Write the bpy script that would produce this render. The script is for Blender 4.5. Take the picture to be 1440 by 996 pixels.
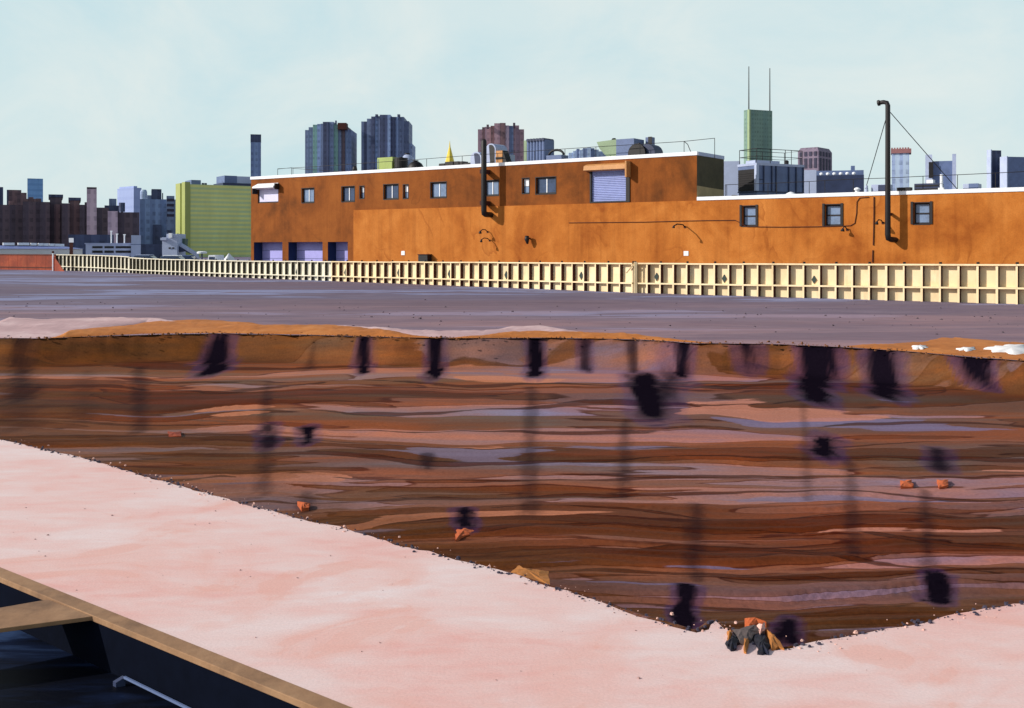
import bpy, bmesh, math, random
import numpy as np
from mathutils import Vector, Matrix
from mathutils.geometry import delaunay_2d_cdt

random.seed(7)
sc = bpy.context.scene
for o in list(bpy.data.objects):
    bpy.data.objects.remove(o)
COL = sc.collection

# ------------------------------------------------------------------ camera
F = 1500.0          # focal length in photo pixels (1440 wide)
HZ = 349.0          # horizon row
CX = 720.0
H = 3.4             # eye height
cam_d = bpy.data.cameras.new("camera")
cam_d.sensor_width = 36.0
cam_d.lens = 36.0 * F / 1440.0
cam_d.shift_y = -(498.0 - HZ) / 1440.0
cam_d.clip_start = 0.1
cam_d.clip_end = 9000.0
cam = bpy.data.objects.new("camera", cam_d)
cam.location = (0, 0, H)
cam.rotation_euler = (math.radians(90), 0, 0)
COL.objects.link(cam)
sc.camera = cam

# ------------------------------------------------------------------ world and sun
EL = math.radians(27.0)
AZ = math.atan2(-0.986, -0.168)          # azimuth of the sun, from +Y towards +X
w = bpy.data.worlds.new("World")
sc.world = w
w.use_nodes = True
nt = w.node_tree
nt.nodes.clear()
wo = nt.nodes.new("ShaderNodeOutputWorld")
bg = nt.nodes.new("ShaderNodeBackground")
sky = nt.nodes.new("ShaderNodeTexSky")
sky.sky_type = 'NISHITA'
sky.sun_disc = False
sky.sun_elevation = EL
sky.sun_rotation = AZ % (2 * math.pi)
sky.air_density = 1.0
sky.dust_density = 2.0
sky.ozone_density = 1.0
SKY_S = 0.1
tc = nt.nodes.new("ShaderNodeTexCoord")
mp = nt.nodes.new("ShaderNodeMapping")
mp.inputs['Scale'].default_value = (3.0, 3.0, 4.5)
nz = nt.nodes.new("ShaderNodeTexNoise")
nz.inputs['Scale'].default_value = 1.6
nz.inputs['Detail'].default_value = 9
nz.inputs['Roughness'].default_value = 0.62
nz.inputs['Distortion'].default_value = 0.6
cr = nt.nodes.new("ShaderNodeValToRGB")
cr.color_ramp.elements[0].position = 0.32
cr.color_ramp.elements[0].color = (0.60 / SKY_S, 0.785 / SKY_S, 0.83 / SKY_S, 1)
cr.color_ramp.elements[1].position = 0.66
cr.color_ramp.elements[1].color = (0.775 / SKY_S, 0.86 / SKY_S, 0.845 / SKY_S, 1)
mx = nt.nodes.new("ShaderNodeMix")
mx.data_type = 'RGBA'
mx.inputs[0].default_value = 0.93       # thin even veil of high cloud over the blue
nt.links.new(tc.outputs['Generated'], mp.inputs[0])
nt.links.new(mp.outputs[0], nz.inputs['Vector'])
nt.links.new(nz.outputs['Fac'], cr.inputs[0])
nt.links.new(sky.outputs[0], mx.inputs[6])
nt.links.new(cr.outputs[0], mx.inputs[7])
sxw = nt.nodes.new("ShaderNodeSeparateXYZ")
nt.links.new(tc.outputs['Generated'], sxw.inputs[0])
mr = nt.nodes.new("ShaderNodeMapRange")          # haze veil low down, clear deep sky overhead
mr.interpolation_type = 'SMOOTHSTEP'
mr.inputs['From Min'].default_value = 0.26
mr.inputs['From Max'].default_value = 0.62
mr.inputs['To Min'].default_value = 0.94
mr.inputs['To Max'].default_value = 0.0
nt.links.new(sxw.outputs[2], mr.inputs['Value'])
nt.links.new(mr.outputs[0], mx.inputs[0])
nt.links.new(mx.outputs[2], bg.inputs[0])
bg.inputs[1].default_value = SKY_S
nt.links.new(bg.outputs[0], wo.inputs[0])

sun_d = bpy.data.lights.new("sun", 'SUN')
sun_d.energy = 4.2
sun_d.angle = math.radians(0.6)
sun_d.color = (1.0, 0.95, 0.88)
sun = bpy.data.objects.new("sun", sun_d)
LDIR = Vector((-math.sin(AZ) * math.cos(EL), -math.cos(AZ) * math.cos(EL), -math.sin(EL)))
sun.rotation_euler = LDIR.to_track_quat('-Z', 'Y').to_euler()
sun.location = (-40, -10, 40)
COL.objects.link(sun)

sc.view_settings.view_transform = 'Standard'
sc.view_settings.look = 'None'
sc.view_settings.exposure = 0.0
sc.view_settings.gamma = 1.0
sc.view_settings.use_curve_mapping = False
sc.cycles.max_bounces = 6
sc.cycles.use_denoising = True

# ------------------------------------------------------------------ helpers: objects
def tag(o, label=None, cat=None, group=None, kind=None):
    if label: o["label"] = label
    if cat: o["category"] = cat
    if group: o["group"] = group
    if kind: o["kind"] = kind
    return o

def thing(name, label, cat, loc=(0, 0, 0), group=None, rz=0.0):
    o = bpy.data.objects.new(name, None)
    o.location = loc
    o.rotation_euler = (0, 0, rz)
    o.empty_display_size = 0.3
    COL.objects.link(o)
    return tag(o, label, cat, group)

def root_of(o):
    while o.parent: o = o.parent
    return o

class MB:
    """collects faces, then links them as one mesh object"""
    def __init__(s): s.v = []; s.f = []; s.smooth = False
    def add(s, verts, faces):
        n = len(s.v)
        s.v += [tuple(p) for p in verts]
        s.f += [tuple(i + n for i in f) for f in faces]
        return s
    def quad(s, a, b, c, d): return s.add([a, b, c, d], [(0, 1, 2, 3)])
    def hexa(s, b4, t4):
        return s.add(list(b4) + list(t4), [(3, 2, 1, 0), (4, 5, 6, 7), (0, 1, 5, 4), (1, 2, 6, 5), (2, 3, 7, 6), (3, 0, 4, 7)])
    def box(s, x0, x1, y0, y1, z0, z1, fr=None):
        P = fr if fr else (lambda x, y, z: (x, y, z))
        return s.hexa([P(x0, y0, z0), P(x1, y0, z0), P(x1, y1, z0), P(x0, y1, z0)],
                      [P(x0, y0, z1), P(x1, y0, z1), P(x1, y1, z1), P(x0, y1, z1)])
    def tube(s, pts, r, n=8, cap=True):
        pts = [Vector(p) for p in pts]
        rs = r if isinstance(r, (list, tuple)) else [r] * len(pts)
        base = len(s.v)
        up = None
        for i, p in enumerate(pts):
            if i == 0: d = pts[1] - p
            elif i == len(pts) - 1: d = p - pts[i - 1]
            else: d = (pts[i + 1] - p).normalized() + (p - pts[i - 1]).normalized()
            d.normalize()
            if up is None:
                a = d.cross(Vector((0, 0, 1)))
                if a.length < 0.05: a = d.cross(Vector((0, 1, 0)))
                a.normalize()
            else:
                a = up - d * up.dot(d)
                a.normalize()
            up = a
            b = d.cross(a)
            for k in range(n):
                t = 2 * math.pi * k / n
                s.v.append(tuple(p + (a * math.cos(t) + b * math.sin(t)) * rs[i]))
        for i in range(len(pts) - 1):
            for k in range(n):
                k2 = (k + 1) % n
                s.f.append((base + i * n + k, base + i * n + k2, base + (i + 1) * n + k2, base + (i + 1) * n + k))
        if cap:
            s.f.append(tuple(base + k for k in range(n))[::-1])
            s.f.append(tuple(base + (len(pts) - 1) * n + k for k in range(n)))
        return s
    def prism(s, poly, ext):
        """poly: 3D outline, ext: extrusion vector"""
        n = len(poly)
        e = Vector(ext)
        a = [Vector(p) for p in poly]
        vs = a + [p + e for p in a]
        fs = [tuple(range(n))[::-1], tuple(range(n, 2 * n))]
        for i in range(n):
            j = (i + 1) % n
            fs.append((i, j, j + n, i + n))
        return s.add(vs, fs)
    def build(s, name, m, parent=None, loc=None, smooth=False, bevel=0.0):
        me = bpy.data.meshes.new(name)
        if parent is not None:
            r = root_of(parent)
            M = (Matrix.Translation(r.location) @ Matrix.Rotation(r.rotation_euler.z, 4, 'Z')).inverted()
            vs = [M @ Vector(p) for p in s.v] if not getattr(s, 'local', False) else s.v
        elif loc is not None:
            L = Vector(loc)
            vs = [Vector(p) - L for p in s.v]
        else:
            vs = s.v
        me.from_pydata([tuple(p) for p in vs], [], s.f)
        me.update()
        bm = bmesh.new(); bm.from_mesh(me)
        bmesh.ops.recalc_face_normals(bm, faces=bm.faces[:])
        bm.to_mesh(me); bm.free()
        if smooth:
            for p in me.polygons: p.use_smooth = True
        o = bpy.data.objects.new(name, me)
        if parent is not None: o.parent = parent
        elif loc is not None: o.location = loc
        COL.objects.link(o)
        me.materials.append(m)
        if bevel > 0:
            b = o.modifiers.new("bevel", 'BEVEL')
            b.width = bevel; b.segments = 2; b.limit_method = 'ANGLE'
        return o

# ------------------------------------------------------------------ helpers: photo geometry
def at(u, v, Y):
    return Vector(((u - CX) / F * Y, Y, H - (v - HZ) / F * Y))
def gp(u, v, z=0.0):
    Y = (H - z) * F / (v - HZ)
    return Vector(((u - CX) / F * Y, Y, z))

# facade frame of the warehouse: e along the wall, d out of the wall (towards us), z up
FO = Vector((17.6213, 101.662, 0))
FR = Vector((0.8163, -0.5776, 0))
FN = Vector((-0.5776, -0.8163, 0))
def fp(e, d, z): return FO + FR * e + FN * d + Vector((0, 0, z))
def fe(u, d=0.0):
    t = (u - CX) / F
    o = FO + FN * d
    return (t * o.y - o.x) / (FR.x - t * FR.y)
def fez(u, v, d=0.0):
    e = fe(u, d)
    Y = (FO + FN * d + FR * e).y
    return e, H - (v - HZ) / F * Y
def fuv(u, v, d=0.0):
    e, z = fez(u, v, d)
    return fp(e, d, z)

# ------------------------------------------------------------------ numpy noise
def vnoise(x, y, seed=0):
    xi = np.floor(x).astype(np.int64); yi = np.floor(y).astype(np.int64)
    xf = x - xi; yf = y - yi
    def h(a, b):
        n = (a * 374761393 + b * 668265263 + seed * 974634777) & 0x7fffffff
        n = ((n ^ (n >> 13)) * 1274126177) & 0x7fffffff
        n = (n ^ (n >> 16)) & 0xffff
        return n / 65535.0
    u = xf * xf * xf * (xf * (xf * 6 - 15) + 10); v = yf * yf * yf * (yf * (yf * 6 - 15) + 10)
    a = h(xi, yi) * (1 - u) + h(xi + 1, yi) * u
    b = h(xi, yi + 1) * (1 - u) + h(xi + 1, yi + 1) * u
    return a * (1 - v) + b * v
def fbm(x, y, oct=4, seed=0, g=0.5):
    s = 0; a = 1; t = 0
    for i in range(oct):
        s = s + a * vnoise(x * 2 ** i + 17.3 * i, y * 2 ** i - 9.1 * i, seed + i); t += a; a *= g
    return s / t
def sstep(a, b, x):
    t = np.clip((x - a) / (b - a), 0, 1)
    return t * t * (3 - 2 * t)

# ------------------------------------------------------------------ materials
def s2l(c):
    return tuple((x / 255 / 12.92) if x / 255 <= 0.04045 else ((x / 255 + 0.055) / 1.055) ** 2.4 for x in c)
def new_mat(name):
    m = bpy.data.materials.new(name)
    m.use_nodes = True
    n = m.node_tree.nodes
    return m, m.node_tree, n, m.node_tree.links, n['Principled BSDF']
def N(nt, typ, **kw):
    n = nt.nodes.new(typ)
    for k, v in kw.items():
        if isinstance(k, str) and k.startswith('i_'): n.inputs[k[2:]].default_value = v
        else: setattr(n, k, v)
    return n
def mixc(nt, fac, a, b, mode='MIX'):
    m = nt.nodes.new("ShaderNodeMix"); m.data_type = 'RGBA'; m.blend_type = mode
    for val, idx in ((fac, 0), (a, 6), (b, 7)):
        if hasattr(val, 'links'): nt.links.new(val, m.inputs[idx])
        elif idx == 0: m.inputs[0].default_value = val
        else: m.inputs[idx].default_value = (*val, 1) if len(val) == 3 else val
    return m.outputs[2]
def math_(nt, op, a, b=0.0, c=0.0, clamp=False):
    m = nt.nodes.new("ShaderNodeMath"); m.operation = op; m.use_clamp = clamp
    for i, val in enumerate((a, b, c)):
        if hasattr(val, 'links'): nt.links.new(val, m.inputs[i])
        elif i < len(m.inputs): m.inputs[i].default_value = val
    return m.outputs[0]
def ramp(nt, fac, stops, interp='LINEAR'):
    r = nt.nodes.new("ShaderNodeValToRGB")
    r.color_ramp.interpolation = interp
    el = r.color_ramp.elements
    while len(el) < len(stops): el.new(0.5)
    for e, (p, c) in zip(el, stops):
        e.position = p; e.color = (*c, 1) if len(c) == 3 else c
    nt.links.new(fac, r.inputs[0])
    return r.outputs[0]
def noise(nt, scale, detail=4, rough=0.55, vec=None, dist=0.0, sc3=None, coord='Object'):
    n = N(nt, "ShaderNodeTexNoise")
    n.inputs['Scale'].default_value = scale; n.inputs['Detail'].default_value = detail
    n.inputs['Roughness'].default_value = rough; n.inputs['Distortion'].default_value = dist
    if vec is None:
        t = N(nt, "ShaderNodeTexCoord"); vec = t.outputs[coord]
    if sc3:
        mp = N(nt, "ShaderNodeMapping"); mp.inputs['Scale'].default_value = sc3
        nt.links.new(vec, mp.inputs[0]); vec = mp.outputs[0]
    nt.links.new(vec, n.inputs['Vector'])
    return n.outputs['Fac']

def mat(name, rgb, rough=0.7, var=0.25, scale=0.6, metal=0.0, spec=0.4, bump=0.0, alt=None, sc3=None):
    """painted / metal / plain surface with uneven tone; rgb in sRGB 0-255"""
    m, nt, n, L, b = new_mat(name)
    c = s2l(rgb)
    f1 = noise(nt, scale, 6, 0.6, sc3=sc3)
    f2 = noise(nt, scale * 7, 3, 0.6)
    f = math_(nt, 'ADD', math_(nt, 'MULTIPLY', f1, 0.7), math_(nt, 'MULTIPLY', f2, 0.3))
    a = s2l(alt) if alt else tuple(x * (1 + var * 0.8) for x in c)
    d = tuple(x * (1 - var) for x in c)
    col = ramp(nt, f, [(0.33, d), (0.5, c), (0.67, a)])
    L.new(col, b.inputs['Base Color'])
    b.inputs['Roughness'].default_value = rough
    b.inputs['Metallic'].default_value = metal
    b.inputs['Specular IOR Level'].default_value = spec
    if bump:
        bp = N(nt, "ShaderNodeBump"); bp.inputs['Strength'].default_value = bump; bp.inputs['Distance'].default_value = 0.03
        L.new(f2, bp.inputs['Height']); L.new(bp.outputs[0], b.inputs['Normal'])
    return m

def city(name, rgb, rgb2=None, mode='v', period=3.2, duty=0.4, var=0.25, rough=0.6, nscale=0.05):
    """far building cladding: bands of darker glazing, rows (h) or bays (v) or both (g)"""
    m, nt, n, L, b = new_mat(name)
    c = tuple(min(.7, x * 2.7) for x in s2l(rgb)); c2 = tuple(min(.7, x * 2.7) for x in s2l(rgb2)) if rgb2 else tuple(x * 0.6 for x in c)
    c2 = tuple(x * .6 + y * .4 for x, y in zip(c2, c))
    t = N(nt, "ShaderNodeTexCoord")
    sx = N(nt, "ShaderNodeSeparateXYZ"); L.new(t.outputs['Object'], sx.inputs[0])
    hor = math_(nt, 'ADD', sx.outputs[0], sx.outputs[1])
    def stripes(x, p):
        fr = math_(nt, 'FRACT', math_(nt, 'DIVIDE', x, p))
        return math_(nt, 'LESS_THAN', fr, duty)
    if mode == 'v': s = stripes(hor, period)
    elif mode == 'h': s = stripes(sx.outputs[2], period)
    elif mode == 'g': s = math_(nt, 'MULTIPLY', stripes(hor, period), stripes(sx.outputs[2], period * 1.1))
    else: s = None
    f1 = noise(nt, nscale, 6, 0.65)
    wx_ = math_(nt, 'LESS_THAN', math_(nt, 'FRACT', math_(nt, 'DIVIDE', hor, 2.6)), 0.55)
    wz_ = math_(nt, 'LESS_THAN', math_(nt, 'FRACT', math_(nt, 'DIVIDE', sx.outputs[2], 3.6)), 0.5)
    grid = math_(nt, 'MULTIPLY', wx_, wz_)
    f3 = noise(nt, nscale * 5, 3, 0.6, sc3=(1, 1, 0.25))
    col = mixc(nt, math_(nt, 'MULTIPLY', s, math_(nt, 'ADD', 0.35, math_(nt, 'MULTIPLY', f3, 0.9)), clamp=True), c, c2) if s is not None else None
    k = ramp(nt, math_(nt, 'ADD', math_(nt, 'MULTIPLY', f1, 0.6), math_(nt, 'MULTIPLY', f3, 0.4)),
             [(0.32, (1 - var,) * 3), (0.68, (1 + var,) * 3)])
    if col is None: col = mixc(nt, 0.0, c, c)
    if mode != 'h':     # window grid, unevenly lit and blinded
        pv = math_(nt, 'MULTIPLY', grid, ramp(nt, noise(nt, 0.35, 2, 0.5), [(0.40, (0.1,) * 3), (0.60, (0.55,) * 3)]))
        col = mixc(nt, pv, col, tuple(x * .45 for x in c2))
    L.new(mixc(nt, 1.0, col, k, 'MULTIPLY'), b.inputs['Base Color'])
    b.inputs['Roughness'].default_value = rough
    b.inputs['Specular IOR Level'].default_value = 0.3
    return m

def wall_mat(name, base, dark, light, wet=0.35, seed=0.0):
    """weathered painted stucco: blotches, tide lines, faint drips, all in the paint"""
    m, nt, n, L, b = new_mat(name)
    t = N(nt, "ShaderNodeTexCoord")
    mp = N(nt, "ShaderNodeMapping"); mp.inputs['Location'].default_value = (seed, seed * 0.7, seed * 0.3)
    L.new(t.outputs['Object'], mp.inputs[0]); v = mp.outputs[0]
    f1 = noise(nt, 0.16, 7, 0.6, vec=v, dist=0.8)
    f2 = noise(nt, 0.75, 6, 0.65, vec=v)
    f3 = noise(nt, 9.0, 4, 0.6, vec=v)
    fd = noise(nt, 0.9, 4, 0.6, vec=v, sc3=(1, 1, 0.12))
    s = math_(nt, 'ADD', math_(nt, 'MULTIPLY', f1, 0.62), math_(nt, 'ADD', math_(nt, 'MULTIPLY', f2, 0.26), math_(nt, 'MULTIPLY', fd, 0.12)))
    col = ramp(nt, s, [(0.36, s2l(dark)), (0.5, s2l(base)), (0.64, s2l(light))])
    # tide lines: thin contours of a broad stain field
    g = noise(nt, 0.11, 4, 0.5, vec=v, dist=0.5)
    fr = math_(nt, 'FRACT', math_(nt, 'MULTIPLY', g, 7.0))
    tl = ramp(nt, fr, [(0.0, (0, 0, 0)), (0.80, (0, 0, 0)), (0.965, (1, 1, 1)), (0.985, (0, 0, 0))])
    gate = ramp(nt, noise(nt, 0.2, 2, 0.5, vec=v), [(0.48, (0, 0, 0)), (0.6, (1, 1, 1))])
    tl = mixc(nt, 1.0, tl, gate, 'MULTIPLY')
    col = mixc(nt, math_(nt, 'MULTIPLY', tl, wet), col, s2l(dark))
    st_ = ramp(nt, noise(nt, 1.0, 5, 0.65, vec=v, sc3=(0.9, 0.9, 0.045)), [(0.50, (1, 1, 1)), (0.66, (0.80, 0.76, 0.72))])
    col = mixc(nt, 0.8, col, st_, 'MULTIPLY')
    sp = ramp(nt, f3, [(0.3, (0.9,) * 3), (0.7, (1.08,) * 3)])
    L.new(mixc(nt, 1.0, col, sp, 'MULTIPLY'), b.inputs['Base Color'])
    b.inputs['Roughness'].default_value = 0.85
    b.inputs['Specular IOR Level'].default_value = 0.2
    bp = N(nt, "ShaderNodeBump"); bp.inputs['Strength'].default_value = 0.25; bp.inputs['Distance'].default_value = 0.03
    L.new(f3, bp.inputs['Height']); L.new(bp.outputs[0], b.inputs['Normal'])
    return m

M = {}
M['wall_dark'] = wall_mat("brown_stucco", (138, 76, 28), (98, 54, 20), (156, 90, 36))
M['wall_light'] = wall_mat("orange_stucco", (184, 108, 42), (150, 78, 24), (204, 128, 58), wet=0.6, seed=40.0)
M['wall_side'] = mat("olive_stucco", (78, 72, 52), 0.9, 0.3, 0.5)
M['side_tan'] = mat("tan_strip", (168, 148, 108), 0.8, 0.2, 0.8)
M['coping'] = mat("white_coping", (242, 243, 246), 0.6, 0.06, 0.6)
M['roof'] = mat("roof_felt", (120, 118, 122), 0.9, 0.25, 0.3)
M['black'] = mat("black_steel", (26, 22, 24), 0.55, 0.4, 2.0)
M['dark_frame'] = mat("dark_frame", (32, 26, 28), 0.6, 0.3, 2.0)
M['navy'] = mat("navy_shade_and_seam", (30, 48, 92), 0.8, 0.25, 0.6)  # paints the garage recess shade, also used for door seams
M['lavender'] = mat("lavender_door", (168, 164, 228), 0.6, 0.16, 0.5)
M['paper'] = mat("window_sheet", (222, 218, 246), 0.8, 0.08, 1.0)
M['white'] = mat("white_paint", (240, 242, 246), 0.6, 0.06, 1.0)
M['tan'] = mat("tan_metal", (196, 138, 80), 0.6, 0.2, 1.2)
M['glass'] = mat("blue_pane", (120, 140, 170), 0.25, 0.3, 0.8, spec=0.5)
M['glass_dark'] = mat("dark_pane", (62, 78, 108), 0.2, 0.4, 0.8, spec=0.5)
M['shutter'] = mat("shutter_slats", (150, 160, 206), 0.5, 0.18, 0.6)
M['lime'] = mat("lime_paint", (162, 178, 98), 0.6, 0.15, 0.6)
M['sage'] = mat("sage_paint", (140, 160, 128), 0.6, 0.15, 0.6)
M['steelblue'] = mat("blue_sheet", (98, 114, 152), 0.5, 0.25, 0.5)
M['bluedark'] = mat("dark_blue_sheet", (46, 56, 86), 0.5, 0.35, 0.5)
M['galv'] = mat("galvanised", (170, 180, 208), 0.45, 0.15, 0.7)
M['paleblue'] = mat("pale_blue_sunlit", (178, 188, 214), 0.6, 0.12, 0.3)
M['cream'] = mat("cream_boards", (246, 220, 174), 0.75, 0.07, 0.35, alt=(250, 229, 190))
M['cream_pale'] = mat("pale_cream_boards", (232, 224, 200), 0.75, 0.06, 0.35)
M['rust'] = mat("rust_red_boards", (140, 56, 30), 0.8, 0.3, 0.4, alt=(168, 78, 44))
M['rust_and_shade'] = mat("dark_rust_and_shade", (70, 30, 22), 0.8, 0.3, 0.6)  # dark rust; on fence studs it paints the shaded sides
def weather(m, amt=0.5, rgb=(150, 110, 66)):
    nt = m.node_tree; b = nt.nodes['Principled BSDF']; src = b.inputs['Base Color'].links[0].from_socket
    g = N(nt, "ShaderNodeNewGeometry")
    f = noise(nt, 1.0, 5, 0.7, vec=g.outputs['Position'], sc3=(1.6, 1.6, 0.35))
    f2_ = noise(nt, 0.35, 3, 0.6, vec=g.outputs['Position'])
    k = ramp(nt, math_(nt, 'ADD', math_(nt, 'MULTIPLY', f, .6), math_(nt, 'MULTIPLY', f2_, .4)), [(0.50, (0,) * 3), (0.66, (amt,) * 3)])
    nt.links.new(mixc(nt, k, src, s2l(rgb)), b.inputs['Base Color'])
M['stud_shade'] = mat('dark_stud_shade', (58, 54, 44), 0.8, 0.3, 0.6)  # shade of the stud sides put into the colour
M['diamond'] = mat("dark_plate", (34, 52, 48), 0.5, 0.2, 3.0)
M['timber'] = mat("tan_timber", (156, 118, 86), 0.85, 0.3, 0.9, alt=(172, 134, 100), bump=0.3)
M['brick_pink'] = mat("pink_brick", (150, 104, 104), 0.85, 0.25, 0.4)
M['gold'] = mat("gilded_roof", (236, 206, 66), 0.45, 0.12, 0.05)

weather(M['cream'], .35, (170, 126, 80)); weather(M['cream_pale'], .4, (150, 136, 110)); weather(M['rust'], .5, (90, 40, 26)); weather(M['timber'], .7, (104, 78, 60))

# ------------------------------------------------------------------ the ground
near_px = [(0, 618), (30, 625), (60, 632), (95, 640), (130, 648), (200, 668), (270, 687), (320, 702), (370, 716), (420, 728), (500, 748), (560, 765),
           (640, 788), (720, 808), (770, 825), (830, 843), (900, 866), (950, 880), (975, 888), (990, 884), (1005, 873), (1020, 884),
           (1040, 892), (1070, 905), (1090, 914), (1130, 906), (1180, 897), (1235, 886), (1290, 876), (1365, 862), (1440, 848)]
far_px = [(0, 476), (60, 476), (120, 474), (200, 471), (300, 469), (420, 471), (560, 475), (700, 476), (770, 475), (900, 478),
          (980, 483), (1100, 484), (1200, 489), (1280, 495), (1350, 501), (1440, 508)]
P1 = Vector((-33.5, 40.0)); P3 = Vector((58.0, 31.0))
near = [Vector((p.x, p.y)) for p in (gp(*q) for q in near_px)]
far = [Vector((p.x, p.y)) for p in (gp(*q) for q in far_px)]
near = [P1] + near + [P3]
far = [P1] + far + [P3]
def rag(poly, step, amp, keep=0.0):
    """subdivide a line and make it uneven"""
    out = []
    for a, b in zip(poly[:-1], poly[1:]):
        L = (b - a).length; k = max(1, int(L / step))
        n = Vector((-(b - a).y, (b - a).x)).normalized()
        for i in range(k):
            p = a + (b - a) * (i / k)
            q = fbm(np.array([p.x * 1.7]), np.array([p.y * 1.7]), 4, 5)[0] - 0.5
            j = random.random() - 0.5
            out.append(p + n * (amp * (2.2 * q + 0.5 * j)) if i or a not in (P1,) else p)
    out.append(poly[-1])
    return out
near_r = rag(near, 0.11, 0.075)
far_r = rag(far, 0.3, 0.24)

def sheet(name, outer, holes, m, z=0.0, label=None, kind='structure'):
    vs = []; ed = []
    for poly in [outer] + holes:
        b = len(vs); vs += [Vector((p[0], p[1])) for p in poly]
        ed += [(b + i, b + (i + 1) % len(poly)) for i in range(len(poly))]
    r = delaunay_2d_cdt(vs, ed, [], 0, 1e-5)
    V, FA = r[0], r[2]
    def inside(p, poly):
        x, y = p; c = False; j = len(poly) - 1
        for i in range(len(poly)):
            xi, yi = poly[i][0], poly[i][1]; xj, yj = poly[j][0], poly[j][1]
            if (yi > y) != (yj > y) and x < (xj - xi) * (y - yi) / (yj - yi) + xi: c = not c
            j = i
        return c
    fs = []
    for f in FA:
        cx = sum(V[i].x for i in f) / len(f); cy = sum(V[i].y for i in f) / len(f)
        if inside((cx, cy), outer) and not any(inside((cx, cy), h) for h in holes): fs.append(tuple(f))
    me = bpy.data.meshes.new(name)
    me.from_pydata([(p.x, p.y, z) for p in V], [], fs); me.update()
    bm = bmesh.new(); bm.from_mesh(me)
    bmesh.ops.recalc_face_normals(bm, faces=bm.faces[:])
    if sum(f.normal.z for f in bm.faces) < 0: bmesh.ops.reverse_faces(bm, faces=bm.faces[:])
    bm.to_mesh(me); bm.free()
    o = bpy.data.objects.new(name, me); COL.objects.link(o); me.materials.append(m)
    o["kind"] = kind
    return o

BIG = 6000.0
# --- lot behind the pit: purple grey packed earth with long damp streaks
def lot_mat():
    m, nt, n, L, b = new_mat("packed_earth")
    g = N(nt, "ShaderNodeNewGeometry")
    v = g.outputs['Position']
    f1 = noise(nt, 1.0, 5, 0.55, vec=v, sc3=(0.022, 0.085, 1), dist=0.5)
    f2 = noise(nt, 1.0, 5, 0.6, vec=v, sc3=(0.05, 0.22, 1), dist=0.6)
    f3 = noise(nt, 1.0, 6, 0.65, vec=v, sc3=(0.6, 1.6, 1))
    s = math_(nt, 'ADD', math_(nt, 'MULTIPLY', f1, 0.62), math_(nt, 'MULTIPLY', f2, 0.38))
    col = ramp(nt, s, [(0.30, s2l((98, 80, 94))), (0.42, s2l((122, 104, 116))), (0.455, s2l((106, 92, 110))), (0.50, s2l((120, 108, 124))),
                       (0.53, s2l((108, 98, 118))), (0.54, s2l((132, 132, 162))), (0.60, s2l((142, 146, 180))), (0.605, s2l((118, 104, 120))), (0.68, s2l((130, 108, 118)))])
    sy = N(nt, "ShaderNodeSeparateXYZ"); L.new(v, sy.inputs[0])
    near_f = math_(nt, 'DIVIDE', math_(nt, 'SUBTRACT', 72.0, sy.outputs[1]), 26.0, clamp=True)
    spill = math_(nt, 'MULTIPLY', near_f, ramp(nt, f2, [(0.34, (0.15,) * 3), (0.5, (0.5,) * 3), (0.62, (1.0,) * 3)]))
    col = mixc(nt, math_(nt, 'MULTIPLY', spill, 0.9), col, s2l((164, 126, 126)))     # pinkish silt spilled from the pit
    k = ramp(nt, f3, [(0.3, (0.86,) * 3), (0.7, (1.1,) * 3)])
    L.new(mixc(nt, 1.0, col, k, 'MULTIPLY'), b.inputs['Base Color'])
    b.inputs['Roughness'].default_value = 0.8; b.inputs['Specular IOR Level'].default_value = 0.2
    bp = N(nt, "ShaderNodeBump"); bp.inputs['Strength'].default_value = 0.4; bp.inputs['Distance'].default_value = 0.05
    L.new(f3, bp.inputs['Height']); L.new(bp.outputs[0], b.inputs['Normal'])
    return m
outer = [(-BIG, BIG), (-BIG, 40.0)] + [tuple(p) for p in far_r] + [(BIG, 31.0), (BIG, BIG)]
sheet("ground", outer, [], lot_mat())

# --- pale pink silt apron on our side
def apron_mat():
    m, nt, n, L, b = new_mat("pink_silt")
    g = N(nt, "ShaderNodeNewGeometry"); v = g.outputs['Position']
    f1 = noise(nt, 0.5, 6, 0.6, vec=v, sc3=(0.7, 1.3, 1), dist=0.5)
    f2 = noise(nt, 1.7, 6, 0.65, vec=v, sc3=(0.6, 1.5, 1), dist=0.3)
    f3 = noise(nt, 40, 4, 0.6, vec=v)
    s = math_(nt, 'ADD', math_(nt, 'MULTIPLY', f1, 0.6), math_(nt, 'MULTIPLY', f2, 0.4))
    col = ramp(nt, s, [(0.34, s2l((234, 176, 166))), (0.44, s2l((236, 194, 186))), (0.54, s2l((236, 206, 200))), (0.66, s2l((238, 219, 216)))])
    f4 = noise(nt, 0.55, 5, 0.55, vec=v, dist=1.0)
    pk = ramp(nt, f4, [(0.52, (0, 0, 0)), (0.60, (0.35,) * 3), (0.605, (0.55,) * 3), (0.70, (0.6,) * 3)])
    col = mixc(nt, pk, col, s2l((234, 174, 158)))
    k = ramp(nt, f3, [(0.3, (0.93,) * 3), (0.7, (1.05,) * 3)])
    L.new(mixc(nt, 1.0, col, k, 'MULTIPLY'), b.inputs['Base Color'])
    b.inputs['Roughness'].default_value = 0.9; b.inputs['Specular IOR Level'].default_value = 0.15
    bp = N(nt, "ShaderNodeBump"); bp.inputs['Strength'].default_value = 0.25; bp.inputs['Distance'].default_value = 0.008
    L.new(math_(nt, 'ADD', f3, math_(nt, 'MULTIPLY', f2, 3.0)), bp.inputs['Height']); L.new(bp.outputs[0], b.inputs['Normal'])
    return m
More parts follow.
